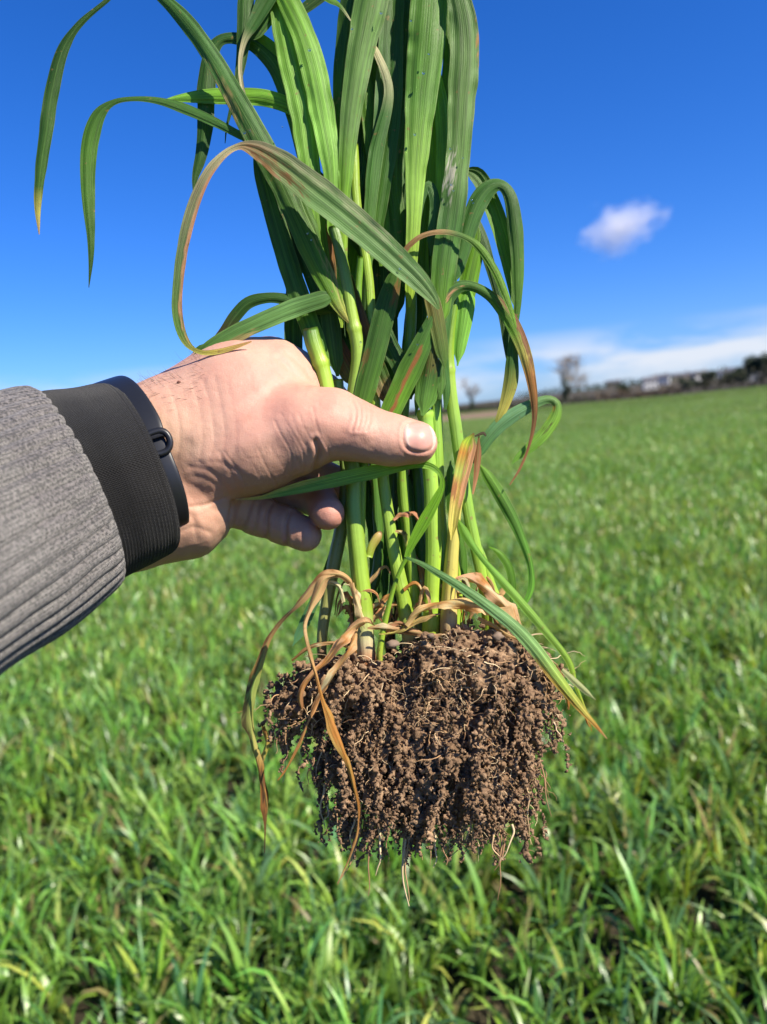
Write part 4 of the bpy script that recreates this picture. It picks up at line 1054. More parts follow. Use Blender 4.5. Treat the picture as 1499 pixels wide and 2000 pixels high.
leaf([(660, 735, 30), (648, 640, 40), (640, 560, 44), (634, 490, 42), (622, 440, 34), (612, 420, 26)], [(0, G1), (0.55, DG), (0.75, BR), (0.9, RD), (1, YY)], z=24, edge=[(0.55, 0.95, 0.3, OR, 0.8)], mat=M_DRY, label='leaf with a rusty brown patch behind the wide arching leaf')
# the wide ridged leaf that arches over everything
leaf([(857, 604, 6), (846, 582, 24), (818, 548, 44), (775, 507, 56), (725, 462, 62), (668, 414, 66), (610, 368, 66), (560, 328, 60), (518, 300, 46), (488, 287, 28), (466, 286, 14), (440, 300, 15), (412, 330, 21), (390, 370, 24), (372, 420, 25), (358, 480, 24),
      (349, 545, 22), (346, 600, 22), (352, 640, 20), (364, 668, 16), (380, 683, 10), (400, 689, 10), (430, 686, 11), (462, 677, 9), (492, 667, 3)],
     [(0, GL), (0.08, (0.115, 0.225, 0.065)), (0.30, (0.11, 0.205, 0.06)), (0.42, (0.17, 0.20, 0.08)), (0.47, (0.34, 0.24, 0.12)), (0.50, PALE), (0.58, (0.22, 0.20, 0.11)), (0.70, (0.11, 0.15, 0.06)), (0.85, G2), (0.93, YY), (1, TAN)], z=-58, fold=0.14, m=15,
     edge=[(0.36, 0.47, -0.8, BR, 0.9), (0.40, 0.47, 0.2, RD, 0.7), (0.50, 0.86, -0.9, (0.45, 0.23, 0.12), 1.0), (0.15, 0.5, 0.95, (0.34, 0.33, 0.2), 0.5)], label='widest leaf, ridged and arching across the bunch with a browned bend')
leaf([(660, 575, 30, 6), (630, 584, 36), (580, 600, 40), (530, 620, 40), (480, 642, 38), (430, 668, 34), (395, 690, 24), (372, 706, 6)], [(0, G1), (0.3, (0.12, 0.24, 0.07)), (1, G1)], z=-16, fold=0.2, edge=[(0.55, 1, -0.9, TAN, 0.5)])
leaf([(655, 610, 24), (600, 598, 26), (555, 584, 24), (520, 582, 22), (485, 592, 26), (458, 620, 26), (436, 652, 24), (412, 672, 12), (390, 678, 8), (378, 690, 5), (374, 700, 1.5)], [(0, G1), (0.6, DG), (0.8, DK), (0.9, G1), (1, BG)], z=22, fold=0.3)
rl = random.Random(41)
for k in range(13):
    x0 = rl.uniform(665, 880); x1 = x0 + rl.uniform(-50, 50); xm = (x0 + x1) / 2 + rl.uniform(-14, 14); w0 = rl.uniform(22, 44); yt = rl.uniform(-140, 160)
    leaf([(x0, rl.uniform(640, 780), w0 * 0.6), (x0 * 0.7 + xm * 0.3, 520, w0 * 0.9), (xm, 330, w0), (x1, 150 if yt < 100 else 230, w0 * 0.9), (x1 + rl.uniform(-20, 20), yt, w0 * (0.7 if yt < 0 else 0.08))],
         rl.choice([G1, DG, G2, [(0, G3), (1, G1)], [(0, G2), (0.8, BG), (1, YY)]]), z=rl.uniform(58, 96), fold=rl.uniform(0.15, 0.5), twist=[rl.uniform(-40, 40), rl.uniform(-30, 30), rl.uniform(-50, 50)])
# ---- front criss-cross above the thumb
leaf([(703, 806, 40), (712, 770, 44), (726, 715, 46), (742, 650, 46), (757, 590, 44), (768, 550, 34), (776, 520, 20)], [(0, G2), (0.5, G1), (1, G1)], z=-24, fold=0.3, edge=[(0.74, 0.92, 0.6, BR, 0.8, 0.5), (0.3, 0.42, -0.8, BR, 0.6, 0.4)], label='upright leaf crossing in front above the knuckle of the thumb')
leaf([(750, 832, 40), (772, 785, 46), (800, 725, 48), (825, 672, 42), (842, 630, 26), (852, 602, 8)], [(0, G3), (0.5, G2), (1, BG)], z=-30, fold=0.2, edge=[(0.0, 0.7, 0.05, (0.24, 0.10, 0.03), 1.0, 0.26)], label='slanting leaf with a brown stripe down its middle')
leaf([(826, 812, 34), (834, 770, 48), (842, 720, 52), (848, 670, 44), (851, 630, 26), (852, 606, 8)], [(0, (0.14, 0.30, 0.05)), (0.4, G1), (1, G2)], z=-22, fold=0.5, edge=[(0.4, 0.8, 0.1, BR, 0.4)])
leaf([(812, 812, 12), (818, 770, 16), (822, 720, 12)], G2, z=-10)
leaf([(770, 800, 34), (742, 735, 40), (712, 660, 40), (690, 590, 34), (668, 520, 28)], [(0, YY), (0.1, BR), (0.25, G1), (0.6, BR), (1, DG)], z=4, edge=[(0.0, 0.2, 0.3, TAN, 0.7)])
leaf([(805, 760, 34), (775, 700, 38), (750, 650, 36), (735, 600, 30)], [(0, G1), (1, BG)], z=12)
leaf([(700, 760, 44), (670, 700, 40), (640, 640, 36), (618, 590, 26)], [(0, G1), (0.4, BR), (0.7, DG), (1, DG)], z=36)
leaf([(860, 780, 30), (852, 700, 34), (852, 640, 36), (868, 590, 36), (895, 562, 26), (925, 560, 20), (962, 582, 24), (995, 622, 30), (1018, 668, 28), (1032, 715, 24), (1042, 770, 17), (1044, 820, 10), (1034, 870, 6), (1016, 915, 5), (996, 947, 2)],
     [(0, G2), (0.3, BG), (0.42, G2), (0.55, G3), (0.62, YY), (0.68, OR), (0.8, BR), (1, (0.4, 0.16, 0.08))], z=-16, fold=0.26, edge=[(0.12, 0.33, 0.0, (0.46, 0.25, 0.12), 1.0, 0.4), (0.45, 0.66, -0.6, BR, 1.0)], mat=M_DRY, label='arching leaf with a long curled brown tip')
leaf([(870, 720, 26), (848, 600, 34), (830, 560, 20), (792, 500, 12), (808, 472, 11), (835, 457, 10), (870, 453, 11), (905, 462, 12), (935, 482, 16), (965, 525, 18), (985, 570, 16), (1000, 610, 10), (1008, 640, 4)],
     [(0, G2), (0.4, BR), (0.55, TAN), (0.62, GL), (0.7, G3), (1, G3)], z=-30, fold=0.3, label='thin leaf looping over the broad silvery one')
leaf([(880, 560, 28), (900, 500, 34), (917, 440, 38), (936, 392, 40), (958, 366, 34), (980, 362, 24), (997, 385, 28), (1006, 440, 32), (1011, 500, 28), (1012, 560, 22), (1010, 610, 14), (1004, 650, 14), (1001, 700, 26), (998, 745, 30), (986, 790, 22), (972, 825, 12), (962, 852, 3)],
     [(0, BG), (0.25, BG), (0.4, G1), (0.6, G2), (0.8, G1), (0.92, YY), (1, G2)], z=-4, fold=0.3)
leaf([(900, 330, 26), (935, 345, 34), (962, 400, 38), (985, 470, 36), (1000, 540, 28), (1010, 610, 12)], [(0, G1), (0.5, G3), (1, G2)], z=20, fold=0.35)
leaf([(905, 400, 22), (935, 450, 26), (955, 510, 24), (972, 570, 20), (985, 630, 18), (993, 690, 14), (1000, 730, 8)], [(0, G1), (1, DG)], z=12)
leaf([(905, 610, 36), (914, 560, 40), (926, 500, 38), (934, 460, 28), (930, 430, 16)], G3, z=12, fold=0.45)
leaf([(894, 715, 14), (898, 680, 26), (908, 620, 36), (915, 560, 36)], (0.17, 0.38, 0.05), z=8, fold=0.5)
leaf([(870, 800, 5), (872, 760, 18), (862, 690, 30), (866, 620, 36), (880, 540, 30), (890, 470, 20)], BG, z=-4, fold=0.3)
leaf([(925, 905, 20), (945, 868, 26), (975, 832, 30), (1010, 806, 28), (1045, 788, 22), (1072, 780, 17), (1088, 790, 18), (1084, 815, 26), (1062, 848, 26), (1035, 874, 22), (1012, 892, 12), (1000, 906, 2)],
     [(0, BG), (0.4, (0.13, 0.26, 0.12)), (0.58, GL), (0.66, (0.16, 0.30, 0.04)), (1, (0.14, 0.30, 0.04))], z=-6, fold=0.32, edge=[(0.58, 0.64, 0.9, OR, 0.8), (0.72, 0.76, 0.1, DK, 0.9)], label='low leaf folding back on itself with a brown spot')
leaf([(882, 1055, 18), (888, 1000, 24), (897, 950, 30), (908, 900, 34), (918, 862, 32), (926, 846, 24)], [(0, YY), (0.25, (0.5, 0.42, 0.10)), (0.5, (0.42, 0.24, 0.07)), (0.62, (0.30, 0.36, 0.07)), (0.8, OR), (0.92, YG), (1, BR)], z=-22, fold=0.35,
     edge=[(0.3, 0.95, 0.8, (0.6, 0.3, 0.16), 0.9), (0.35, 0.55, -0.6, RD, 0.8)], mat=M_DRY, label='upright dying leaf blotched red, yellow and tan')
leaf([(936, 850, 10), (934, 890, 14), (930, 930, 10), (924, 965, 3)], [(0, BR), (1, (0.45, 0.2, 0.1))], z=-12, mat=M_DRY)
leaf([(928, 852, 18), (944, 846, 10), (950, 852, 3)], DK, z=-16, mat=M_DRY)
leaf([(935, 905, 14), (950, 925, 22), (975, 965, 26), (1000, 1010, 24), (1020, 1055, 18), (1035, 1100, 14), (1038, 1145, 14), (1024, 1180, 10), (1004, 1190, 3)], [(0, G3), (0.3, G2), (1, (0.13, 0.32, 0.04))], z=-2, fold=0.35)
leaf([(955, 1068, 12), (975, 1080, 14), (995, 1110, 16), (1002, 1150, 14), (998, 1180, 6)], [(0, G3), (1, G1)], z=14)
# ---- leaves below the hand
leaf([(794, 1089, 9), (806, 1060, 17), (828, 1020, 24), (850, 980, 20), (864, 950, 13), (862, 930, 9), (846, 913, 13), (815, 906, 17), (780, 911, 22), (735, 921, 28), (690, 930, 30), (640, 941, 28), (590, 952, 24), (545, 963, 16), (510, 972, 8), (462, 976, 3)],
     [(0, G3), (0.3, G3), (0.5, (0.18, 0.35, 0.05)), (0.85, (0.16, 0.32, 0.06)), (0.95, YY), (1, TAN)], z=-58, fold=0.22, edge=[(0.7, 0.97, 0.8, YY, 0.6)], label='leaf laid across the front just under the thumb')
leaf([(794, 1089, 6), (822, 1100, 10), (860, 1122, 15), (905, 1150, 20), (955, 1185, 23), (1005, 1225, 26), (1045, 1268, 28), (1080, 1315, 27), (1112, 1356, 22), (1140, 1390, 15), (1165, 1418, 8), (1186, 1443, 2)],
     [(0, BG), (0.4, (0.17, 0.33, 0.13)), (0.6, (0.22, 0.38, 0.12)), (0.75, (0.34, 0.46, 0.08)), (0.88, YY), (0.95, OR), (1, TAN)], z=-62, fold=0.2, edge=[(0.6, 0.95, 0.9, OR, 0.7)], label='front leaf trailing down over the root ball to a yellow point')
leaf([(893, 1010, 14), (905, 1035, 20), (925, 1068, 14), (950, 1100, 12), (985, 1140, 18), (1025, 1185, 18), (1065, 1232, 16), (1098, 1272, 14), (1115, 1300, 13), (1124, 1335, 9), (1138, 1372, 6), (1150, 1400, 4), (1156, 1428, 1.5)],
     [(0, G3), (0.2, (0.17, 0.36, 0.05)), (0.6, (0.22, 0.38, 0.06)), (0.85, YG), (0.93, YY), (1, OR)], z=-16, fold=0.3)
leaf([(1098, 1308, 8), (1120, 1328, 13), (1144, 1350, 12), (1164, 1367, 8)], (0.36, 0.38, 0.17), z=-54, fold=0.3, label='pale cut leaf stub beyond the yellow-tipped leaf')
leaf([(656, 1078, 8), (636, 1130, 14), (612, 1180, 20), (590, 1228, 20), (572, 1262, 12)], [(0, G1), (1, (0.09, 0.22, 0.10))], z=44)
leaf([(690, 960, 12), (665, 1040, 16), (640, 1110, 14), (612, 1180, 6)], G1, z=52)
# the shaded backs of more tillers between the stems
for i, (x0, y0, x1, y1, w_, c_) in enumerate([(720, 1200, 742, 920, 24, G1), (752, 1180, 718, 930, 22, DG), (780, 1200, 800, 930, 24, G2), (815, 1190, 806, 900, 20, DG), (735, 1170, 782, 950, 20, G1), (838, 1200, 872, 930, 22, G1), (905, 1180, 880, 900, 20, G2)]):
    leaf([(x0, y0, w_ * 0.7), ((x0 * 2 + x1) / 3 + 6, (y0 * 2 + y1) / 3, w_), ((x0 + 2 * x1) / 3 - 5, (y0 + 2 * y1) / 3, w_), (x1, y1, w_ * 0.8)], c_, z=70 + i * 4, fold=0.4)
# ---- dead brown leaves
def dead(pts, cols, z=-30, label=None, tw=None, fold=0.5):
    if tw is None: tw = [rc.uniform(25, 65) * (-1)**k_ for k_ in range(rc.randint(4, 7))]
    return leaf([(a[0], a[1], a[2] * 0.8) + tuple(a[3:]) for a in pts], cols, z=z, fold=0.9, mat=M_DRY, name='dead_leaf', label=label, wave=5.0, twist=tw, m=11, edge=[(rx_, rx_ + rc.uniform(0.05, 0.2), rc.uniform(-1, 1), rc.choice([BR, DK, OR, PALE]), 0.8) for rx_ in [rc.random() for _ in range(5)]])
dead([(694, 1160, 16, 30), (684, 1136, 18, 14), (664, 1122, 15), (640, 1124, 22), (612, 1146, 22), (580, 1182, 11), (548, 1216, 11), (524, 1252, 14), (508, 1295, 18), (494, 1340, 25), (487, 1395, 24), (495, 1450, 19), (506, 1500, 14), (517, 1545, 20), (521, 1578, 18), (519, 1610, 5), (517, 1666, 1.5)],
     [(0, TAN), (0.2, TAN), (0.28, DK), (0.38, (0.35, 0.2, 0.08)), (0.5, (0.20, 0.26, 0.06)), (0.68, (0.30, 0.28, 0.08)), (0.78, OR), (0.9, BR), (1, DK)], z=-34, label='long dead leaf hanging clear of the root ball with a thread-like end', tw=[0, 40, -50, 30, -20, 50, -55, 30, 0])
dead([(517, 1418, 6), (522, 1450, 14), (512, 1490, 12), (508, 1520, 4)], [(0, OR), (0.5, YY), (1, BR)], z=-28)
dead([(655, 1124, 12), (634, 1132, 26), (620, 1160, 24), (606, 1190, 14), (594, 1225, 9), (602, 1270, 8), (620, 1325, 8), (632, 1370, 10), (645, 1400, 20), (663, 1445, 22), (680, 1490, 13), (690, 1530, 9), (700, 1580, 7), (697, 1630, 6), (682, 1680, 4), (660, 1728, 1.5)],
     [(0, TAN), (0.2, (0.58, 0.38, 0.18)), (0.4, OR), (0.55, (0.34, 0.22, 0.06)), (0.66, (0.28, 0.14, 0.03)), (0.75, OR), (1, TAN)], z=-150, label='twisted dead leaf draped down the front of the soil')
dead([(732, 1222, 14, 20), (716, 1214, 20, -4), (692, 1224, 22), (664, 1252, 24), (640, 1288, 20), (612, 1316, 15), (592, 1340, 12), (586, 1366, 14), (590, 1385, 5)], [(0, TAN), (0.4, (0.55, 0.32, 0.16)), (0.7, (0.5, 0.26, 0.12)), (1, BR)], z=-92)
dead([(700, 1226, 14, 60), (686, 1262, 18), (662, 1300, 14), (640, 1336, 9), (618, 1372, 10), (598, 1420, 7), (582, 1462, 8), (560, 1502, 5), (543, 1524, 2)], [(0, TAN), (0.5, (0.45, 0.24, 0.1)), (1, OR)], z=-120)
dead([(690, 1138, 10), (694, 1165, 18), (704, 1198, 18), (712, 1228, 16)], [(0, TAN), (1, PALE)], z=-30)
dead([(672, 1140, 14), (688, 1146, 12), (700, 1162, 10), (704, 1190, 8)], PALE, z=-24)
dead([(792, 1220, 10), (812, 1200, 15), (842, 1184, 20), (880, 1176, 22), (920, 1180, 24), (960, 1192, 26), (995, 1212, 26), (1018, 1232, 14)], [(0, (0.45, 0.3, 0.12)), (0.3, (0.62, 0.42, 0.18)), (0.7, (0.64, 0.42, 0.2)), (1, TAN)], z=-50, fold=0.3, label='broad tan dead leaf lying across the foot of the stems')
dead([(888, 1128, 14), (912, 1128, 30), (940, 1142, 34), (972, 1168, 30), (1000, 1198, 24), (1022, 1226, 10)], [(0, (0.55, 0.28, 0.16)), (0.5, (0.66, 0.42, 0.24)), (1, TAN)], z=-14, fold=0.5)
dead([(872, 1240, 12), (835, 1238, 16), (790, 1232, 18), (745, 1226, 16), (718, 1226, 6)], [(0, (0.42, 0.24, 0.12)), (1, TAN)], z=-34)
dead([(860, 1200, 12), (830, 1206, 14), (800, 1222, 12), (770, 1236, 8), (740, 1238, 3)], [(0, TAN), (1, YY)], z=-46)
dead([(712, 1152, 8), (724, 1136, 10), (742, 1112, 9), (756, 1108, 6), (764, 1122, 2)], TAN, z=0)
dead([(722, 1196, 10), (736, 1182, 16), (752, 1170, 12), (764, 1158, 4)], [(0, TAN), (1, OR)], z=6)
dead([(662, 1196, 16), (676, 1184, 22), (690, 1196, 16), (684, 1216, 8)], TAN, z=10)
dead([(720, 1216, 10), (745, 1196, 15), (762, 1184, 12), (776, 1182, 4)], TAN, z=-6)
dead([(768, 1014, 6), (784, 1004, 9), (804, 1002, 10), (820, 1018, 4)], (0.45, 0.2, 0.1), z=0)
dead([(773, 1036, 6), (786, 1042, 8), (794, 1060, 8), (797, 1082, 4)], [(0, TAN), (1, YG)], z=-4)
dead([(810, 1076, 12), (824, 1120, 14), (830, 1160, 12), (826, 1195, 6)], [(0, OR), (1, (0.5, 0.26, 0.14))], z=34)
dead([(788, 1150, 10), (812, 1140, 10), (824, 1156, 8), (818, 1176, 3)], OR, z=-2)
dead([(1088, 1300, 8), (1100, 1330, 10), (1108, 1360, 12), (1112, 1386, 4)], [(0, BR), (1, OR)], z=-44)
dead([(1130, 1372, 6), (1142, 1398, 7), (1152, 1420, 2)], OR, z=-50)
dead([(960, 1200, 14), (990, 1220, 18), (1020, 1236, 16), (1042, 1246, 6)], PALE, z=-20)
dead([(935, 1205, 8), (985, 1235, 10), (1040, 1262, 8), (1090, 1300, 3)], TAN, z=-40)
dead([(570, 1290, 4), (610, 1262, 10), (650, 1256, 9), (690, 1266, 4)], [(0, BR), (1, TAN)], z=-70)

rd2 = random.Random(77)
for k in range(30):
    x = rd2.uniform(665, 985); y = rd2.uniform(1175, 1245); sg = rd2.choice([-1, 1]); l = rd2.uniform(18, 60); hgt = rd2.uniform(10, 70); w_ = rd2.uniform(5, 13)
    dead([(x, y, w_ * 0.7), (x + sg * l * 0.25, y - hgt * 0.8, w_), (x + sg * l * 0.7, y - hgt, w_ * 0.9), (x + sg * l * 1.1, y - hgt * rd2.uniform(0.3, 0.8), w_ * 0.6), (x + sg * l * 1.25, y - hgt * rd2.uniform(-0.2, 0.4), 2)],
         rd2.choice([TAN, PALE, [(0, TAN), (1, BR)], [(0, YY), (0.6, TAN), (1, OR)], (0.40, 0.19, 0.09)]), z=rd2.uniform(-40, 45), tw=[rd2.uniform(-60, 60) for _ in range(4)])
# ---- water drops caught on the leaves
V0, F0 = ico(1); rd = random.Random(8)
for x, y, z, r0 in [(782, 524, -64, 5), (601, 455, -26, 4), (608, 468, -26, 3.5), (552, 248, -26, 3), (478, 259, -26, 5), (488, 255, -26, 3), (605, 97, -24, 6), (803, 40, -26, 4), (838, 105, -26, 4), (828, 142, -26, 6),
                    (811, 262, -20, 5), (880, 290, -30, 4), (882, 360, -30, 4.5), (886, 372, -30, 3.5), (905, 308, -30, 3), (922, 390, -16, 4), (925, 396, -16, 3), (705, 668, -36, 4), (816, 672, -42, 4), (857, 700, -34, 3), (765, 625, -20, 6), (688, 56, -20, 4), (745, 25, -26, 5)]:
    r0 *= 0.55; V = V0 * np.array([r0 * 0.9, r0 * 1.15, r0 * 0.6]) + (x, y, z); mk('water_drop', PW(V), F0, M_DROP, plant)

# ------------------------------------------------------------------ root ball
RB = Field((470, 1180, -185), (1130, 1710, 215), 2.5)
for c_, r_3, k_ in (((690, 1345, 30), (172, 72, 125), 20), ((905, 1318, 30), (190, 96, 145), 20), ((600, 1375, 20), (80, 56, 80), 20), ((1030, 1345, 30), (62, 88, 100), 20),
                    ((830, 1440, 40), (205, 150, 128), 25), ((870, 1530, 40), (165, 108, 100), 25), ((730, 1490, 40), (95, 105, 80), 20), ((965, 1560, 40), (66, 82, 70), 20)):
    RB.ellipsoid(c_, r_3, k_)
X, Y, Z = np.meshgrid(*RB.ax, indexing='ij', sparse=True)
X, Y, Z = np.broadcast_arrays(X, Y, Z); near = np.abs(RB.F) < 62
la, lb, lc, ld = Lattice(51, 40), Lattice(52, 48), Lattice(53, 48), Lattice(58, 40)
xx, yy, zz = X[near], Y[near], Z[near]
RB.F[near] += (25 + 17 * la(xx / 36, yy / 95, zz / 36) + 11 * lb(xx / 15, yy / 22, zz / 15)).astype(np.float32)
del X, Y, Z, xx, yy, zz, near
C0 = Field((470, 1180, -185), (1130, 1710, 215), 5.0); C0.F = RB.F[::2, ::2, ::2].copy(); C0.n = np.array(C0.F.shape)
C0.ax = [C0.lo[i] + 5.0 * np.arange(C0.n[i], dtype=np.float32) for i in range(3)]
CV, CQ = surface_nets(C0); CN = vnormals(CV, CQ)
rb = np.random.RandomState(99)
grad_l = lambda p: np.array([C0.sample([[p[0] + 5, p[1], p[2]]])[0] - C0.sample([[p[0] - 5, p[1], p[2]]])[0], 0, C0.sample([[p[0], p[1], p[2] + 5]])[0] - C0.sample([[p[0], p[1], p[2] - 5]])[0]])
def clod(p, r, k=2.0):
    RB.cone((p[0], p[1], p[2], r), (p[0] + rb.normal(0, r * 0.6), p[1] + rb.normal(0, r * 0.6), p[2] + rb.normal(0, r * 0.6), r * rb.uniform(0.5, 0.9)), k)
# clods over the top and shoulders
fr_ = np.where(CN[:, 2] < 0.5)[0]
for i in rb.choice(fr_, 2100):
    p = CV[i]; dn = ld(np.array([p[0] / 17]), np.array([p[1] / 26]), np.array([p[2] / 17]))[0]
    if dn < 0.1 and CN[i, 1] > -0.3: continue
    clod(p + CN[i] * (rb.uniform(0, 10) + 12 * max(dn, 0)), np.clip(rb.lognormal(1.35, 0.42), 2.0, 9))
for i in rb.choice(np.where((CN[:, 1] < -0.25) & (CN[:, 2] < 0.5))[0], 1300):
    clod(CV[i] + CN[i] * rb.uniform(2, 24), np.clip(rb.lognormal(1.3, 0.42), 2.0, 9))
cand = np.where((CN[:, 2] < 0.3) & (CV[:, 1] > 1285) & (CN[:, 1] > -0.6))[0]
cp = []
for k in range(330):
    i = rb.choice(cand); off = rb.uniform(4, 30); p = CV[i].copy() + CN[i] * off; ln = rb.uniform(40, 230); v = np.array([rb.normal(0, .15), 1, rb.normal(0, .1)])
    if p[0] < 600: ln *= 0.4
    if p[0] > 1040: ln *= 1.1
    thick = rb.rand() < (0.4 if p[0] < 1030 else 0.75); r0 = rb.choice([4.5, 6.0, 8.5]) * rb.uniform(0.85, 1.1) if thick else rb.uniform(2.2, 3.8)
    y0 = p[1]; y_end = min(p[1] + ln, (1505 if p[0] > 1035 else (1560 if p[0] < 630 else 1668)) + rb.uniform(-80, 25)); ph = rb.uniform(0, 6.28); fq = rb.uniform(0.06, 0.14)
    while p[1] < y_end:
        fr = 1 - 0.5 * (p[1] - y0) / ln; amp = 0.45 + 0.55 * abs(math.sin(ph + fq * p[1])); r = max(2.5, r0 * fr * amp * rb.uniform(0.7, 1.15))
        v = v * 0.85 + np.array([rb.normal(0, .26), 0.15, rb.normal(0, .2)]); v[1] = max(v[1], 0.45)
        p = p + v / np.linalg.norm(v) * max(3.2, r * 0.75)
        if C0.sample([p])[0] < 5:
            g = grad_l(p); gn = np.linalg.norm(g)
            if gn > 0: p = p + g / gn * 4
        q = p + rb.normal(0, 1, 3) * r * 0.8
        RB.cone((*q, r), (*(q + rb.normal(0, r * 0.5, 3)), r * 0.7), 1.6); cp.append((*q, r))
        for _ in range(rb.randint(0, 4) if thick else rb.randint(0, 2)): q = p + rb.normal(0, 1, 3) * r * 1.6; r2 = r * rb.uniform(0.35, 0.7); RB.cone((*q, r2), (*(q + rb.normal(0, r2, 3)), r2 * 0.7), 1.4)
SV, SQ = surface_nets(RB)
keep = SV[SQ].mean(1)[:, 2] < 150; SQ = SQ[keep]
SN = vnormals(SV, SQ)
SV = SV + SN * (2.2 * lc(SV[:, 0] / 5.5, SV[:, 1] / 5.5, SV[:, 2] / 5.5) + 1.8 * lb(SV[:, 0] / 2.9, SV[:, 1] / 2.9, SV[:, 2] / 2.9))[:, None]
tone = 0.92 + 0.22 * la(SV[:, 0] / 14, SV[:, 1] / 14, SV[:, 2] / 14) + 0.14 * lc(SV[:, 0] / 5, SV[:, 1] / 5, SV[:, 2] / 5)
rootball = mk('root_ball', PW(SV), SQ, M_SOIL, plant, col=np.clip(tone, 0.5, 1.4)[:, None] * np.ones(3))
print('root ball quads', len(SQ))
ICO = ico(1); ICO0 = ico(0)
def crumb_mesh(P, Rr, ic):
    V0, F0 = ic; n, k = len(P), len(V0)
    jit = 1 + rb.uniform(-0.5, 0.5, (n, k)); sc = rb.uniform(0.6, 1.45, (n, 1, 3)); a = rb.uniform(0, 6.28, n); c, s_ = np.cos(a), np.sin(a)
    Vx = V0[None] * jit[..., None] * sc
    Vr = np.stack([Vx[..., 0] * c[:, None] - Vx[..., 1] * s_[:, None], Vx[..., 0] * s_[:, None] + Vx[..., 1] * c[:, None], Vx[..., 2]], -1)
    V = P[:, None] + Vr * Rr[:, None, None]; F = F0[None] + (np.arange(n) * k)[:, None, None]
    cl = np.clip(rb.normal(1.0, 0.2, (n, 1)), 0.5, 1.5) * np.ones(3); pale = rb.rand(n) < 0.02; cl[pale] *= 1.7
    return V.reshape(-1, 3), F.reshape(-1, 3), np.repeat(cl, k, 0)
ii = rb.choice(np.where(SN[:, 2] < 0.4)[0], 9000); Pc = SV[ii] + SN[ii] * rb.uniform(0, 1.6, (9000, 1)); Rc = np.clip(rb.lognormal(0.45, 0.4, 9000), 0.9, 4.5)
V, F, C = crumb_mesh(Pc, Rc, ICO0); tag(mk('soil_crumbs', PW(V), F, M_SOIL, rootball, col=C, smooth=False), kind='stuff')
# small stones in the top
for x, y, z, r0 in ((972, 1240, -70, 11), (684, 1326, -80, 7), (842, 1240, -88, 7), (766, 1256, -70, 12)):
    V0, F0 = ICO; V = V0 * (1 + rb.uniform(-.3, .3, (len(V0), 1))) * np.array([r0 * 1.1, r0 * 0.75, r0 * 0.8]) + (x, y + r0 * 0.3, z)
    mk('stone', PW(V), F0, M_STONE, rootball, col=np.ones((len(V0), 3)))
def root(path, r0, r1, col, nm='root', kind=None):
    p, _ = smooth_path(path, max(8, len(path) * 3)); V, F = tube_mesh(p, np.linspace(r0, r1, len(p)), 5)
    return V, F, np.tile(np.array(col), (len(V), 1))
RC = [(0.52, 0.36, 0.20), (0.40, 0.24, 0.12), (0.60, 0.46, 0.28), (0.30, 0.17, 0.09)]
def hang(x, y, z, ln, dx, r0, col, curl=1.0):
    pts = []; n = max(5, int(ln / 14)); ph = rb.uniform(0, 6.28); f1, f2 = rb.uniform(3, 6), rb.uniform(7, 12)
    for i in range(n + 1):
        s = i / n
        pts.append((x + dx * s * s + curl * (3.2 * math.sin(ph + f1 * s) + 1.8 * math.sin(f2 * s)), y + ln * s, z + curl * 3 * math.cos(ph + f1 * s)))
    return root(pts, r0, r0 * 0.25, col)
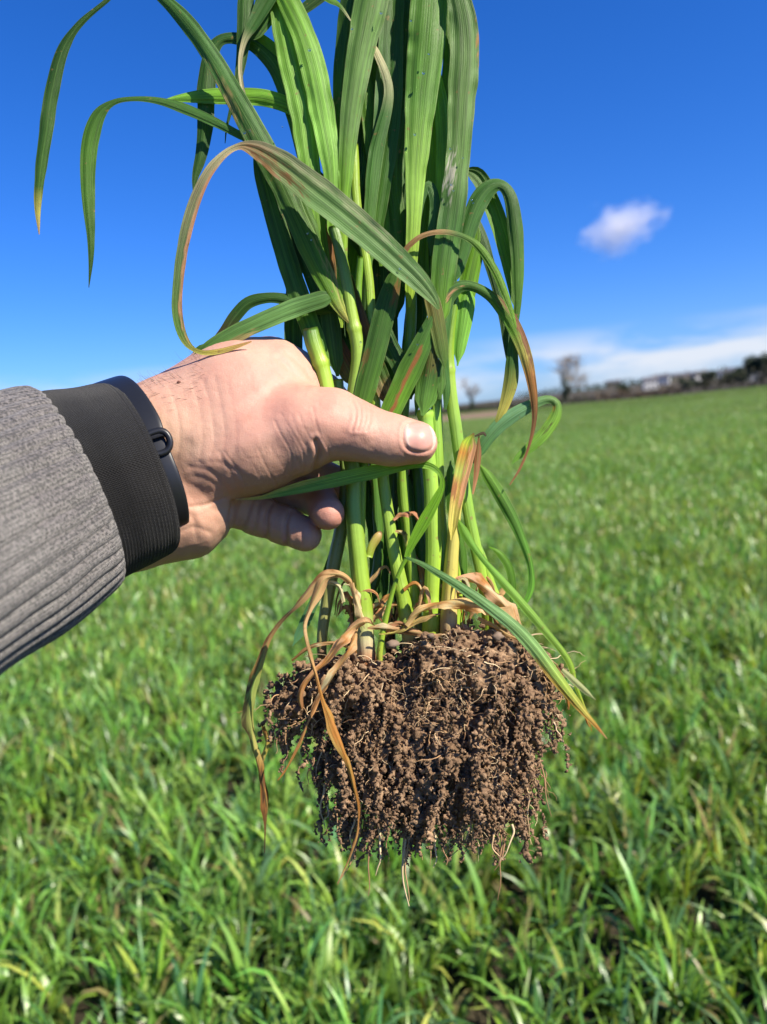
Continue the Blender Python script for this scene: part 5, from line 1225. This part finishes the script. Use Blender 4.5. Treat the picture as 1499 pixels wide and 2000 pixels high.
# long bare roots below the ball, each its own piece
for x, y, ln, dx, r0 in [(790, 1600, 170, 6, 2.6), (796, 1610, 150, 3, 2.0), (784, 1590, 120, 10, 1.6), (700, 1600, 125, -36, 1.9), (706, 1590, 60, 24, 1.5), (718, 1620, 130, 0, 1.7), (741, 1610, 100, -1, 2.2), (690, 1590, 90, -2, 1.6),
                         (975, 1620, 138, 3, 1.5), (985, 1620, 80, -14, 2.0), (1000, 1610, 72, -20, 1.8), (962, 1630, 50, 16, 1.5), (918, 1600, 75, -34, 1.7), (925, 1590, 70, -4, 1.5), (850, 1620, 75, -4, 1.8), (838, 1630, 60, 8, 1.2),
                         (632, 1530, 90, -2, 2.0), (625, 1450, 80, -6, 1.2), (1028, 1540, 110, 14, 1.2), (1010, 1550, 100, 26, 1.2), (1052, 1480, 60, 22, 1.4), (1058, 1490, 105, 20, 1.3), (1046, 1490, 70, 6, 1.1), (1062, 1500, 60, 16, 1.0),
                         (560, 1420, 70, -4, 1.4), (540, 1400, 60, -8, 1.1), (558, 1440, 90, -2, 1.0), (820, 1620, 60, 4, 1.6), (870, 1640, 50, 0, 1.6), (660, 1580, 80, 4, 1.3), (760, 1620, 66, -6, 1.1), (1084, 1410, 40, 16, 1.2), (610, 1480, 60, -14, 1.0), (640, 1560, 40, -3, 2.0)]:
    V, F, C = hang(x, y, rb.uniform(-45, 30), ln, dx, r0 * 1.5, RC[rb.randint(0, 4)], 1.2); mk('root', PW(V), F, M_ROOT, rootball, col=C, uv=np.zeros((len(V), 2)))
# crumb-laden strands hanging free round the lower rim
# fine root hairs over the surface
A = Acc()
for k in range(640):
    i = rb.choice(cand); p = CV[i] + CN[i] * rb.uniform(12, 26); q = p.copy(); v = np.array([rb.normal(0, .8), rb.uniform(-.2, 1), rb.normal(-.1, .3)]); pts = [q.copy()]
    for s in range(rb.randint(5, 14)):
        v = v + np.array([rb.normal(0, .35), rb.normal(0.05, .3), rb.normal(0, .2)]); v /= np.linalg.norm(v); q = q + v * 6
        d = C0.sample([q])[0]
        if d < 14:
            g = grad_l(q); gn = np.linalg.norm(g); q = q + (g / gn * min(8, 17 - d) if gn > 0 else 0)
        pts.append(q.copy())
    V, F, C = root(pts, rb.uniform(0.5, 1.25) * (1.5 if k < 110 else 1), 0.3, np.array(RC[rb.randint(0, 4)]) * rb.uniform(0.8, 1.25)); A.add(V, F, C)
top = np.where((CN[:, 1] < -0.3) & (CN[:, 2] < 0.3))[0]
for k in range(170):
    i = rb.choice(top); p = CV[i] + CN[i] * 17; a = rb.uniform(0, 6.28); l = rb.uniform(15, 55); d = np.array([math.cos(a), rb.uniform(-.25, .25), math.sin(a)])
    pts = [p + d * l * s + np.array([0, -4 * math.sin(s * 3.1), 0]) for s in np.linspace(0, 1, 5)]
    V, F, C = root(pts, rb.uniform(0.6, 1.6), 0.4, np.array((0.6, 0.46, 0.28)) * rb.uniform(0.5, 1.1)); A.add(V, F, C)
V, F, C = A.get(); tag(mk('fine_roots', PW(V), F, M_ROOT, rootball, col=C, uv=np.zeros((len(V), 2))), kind='stuff')
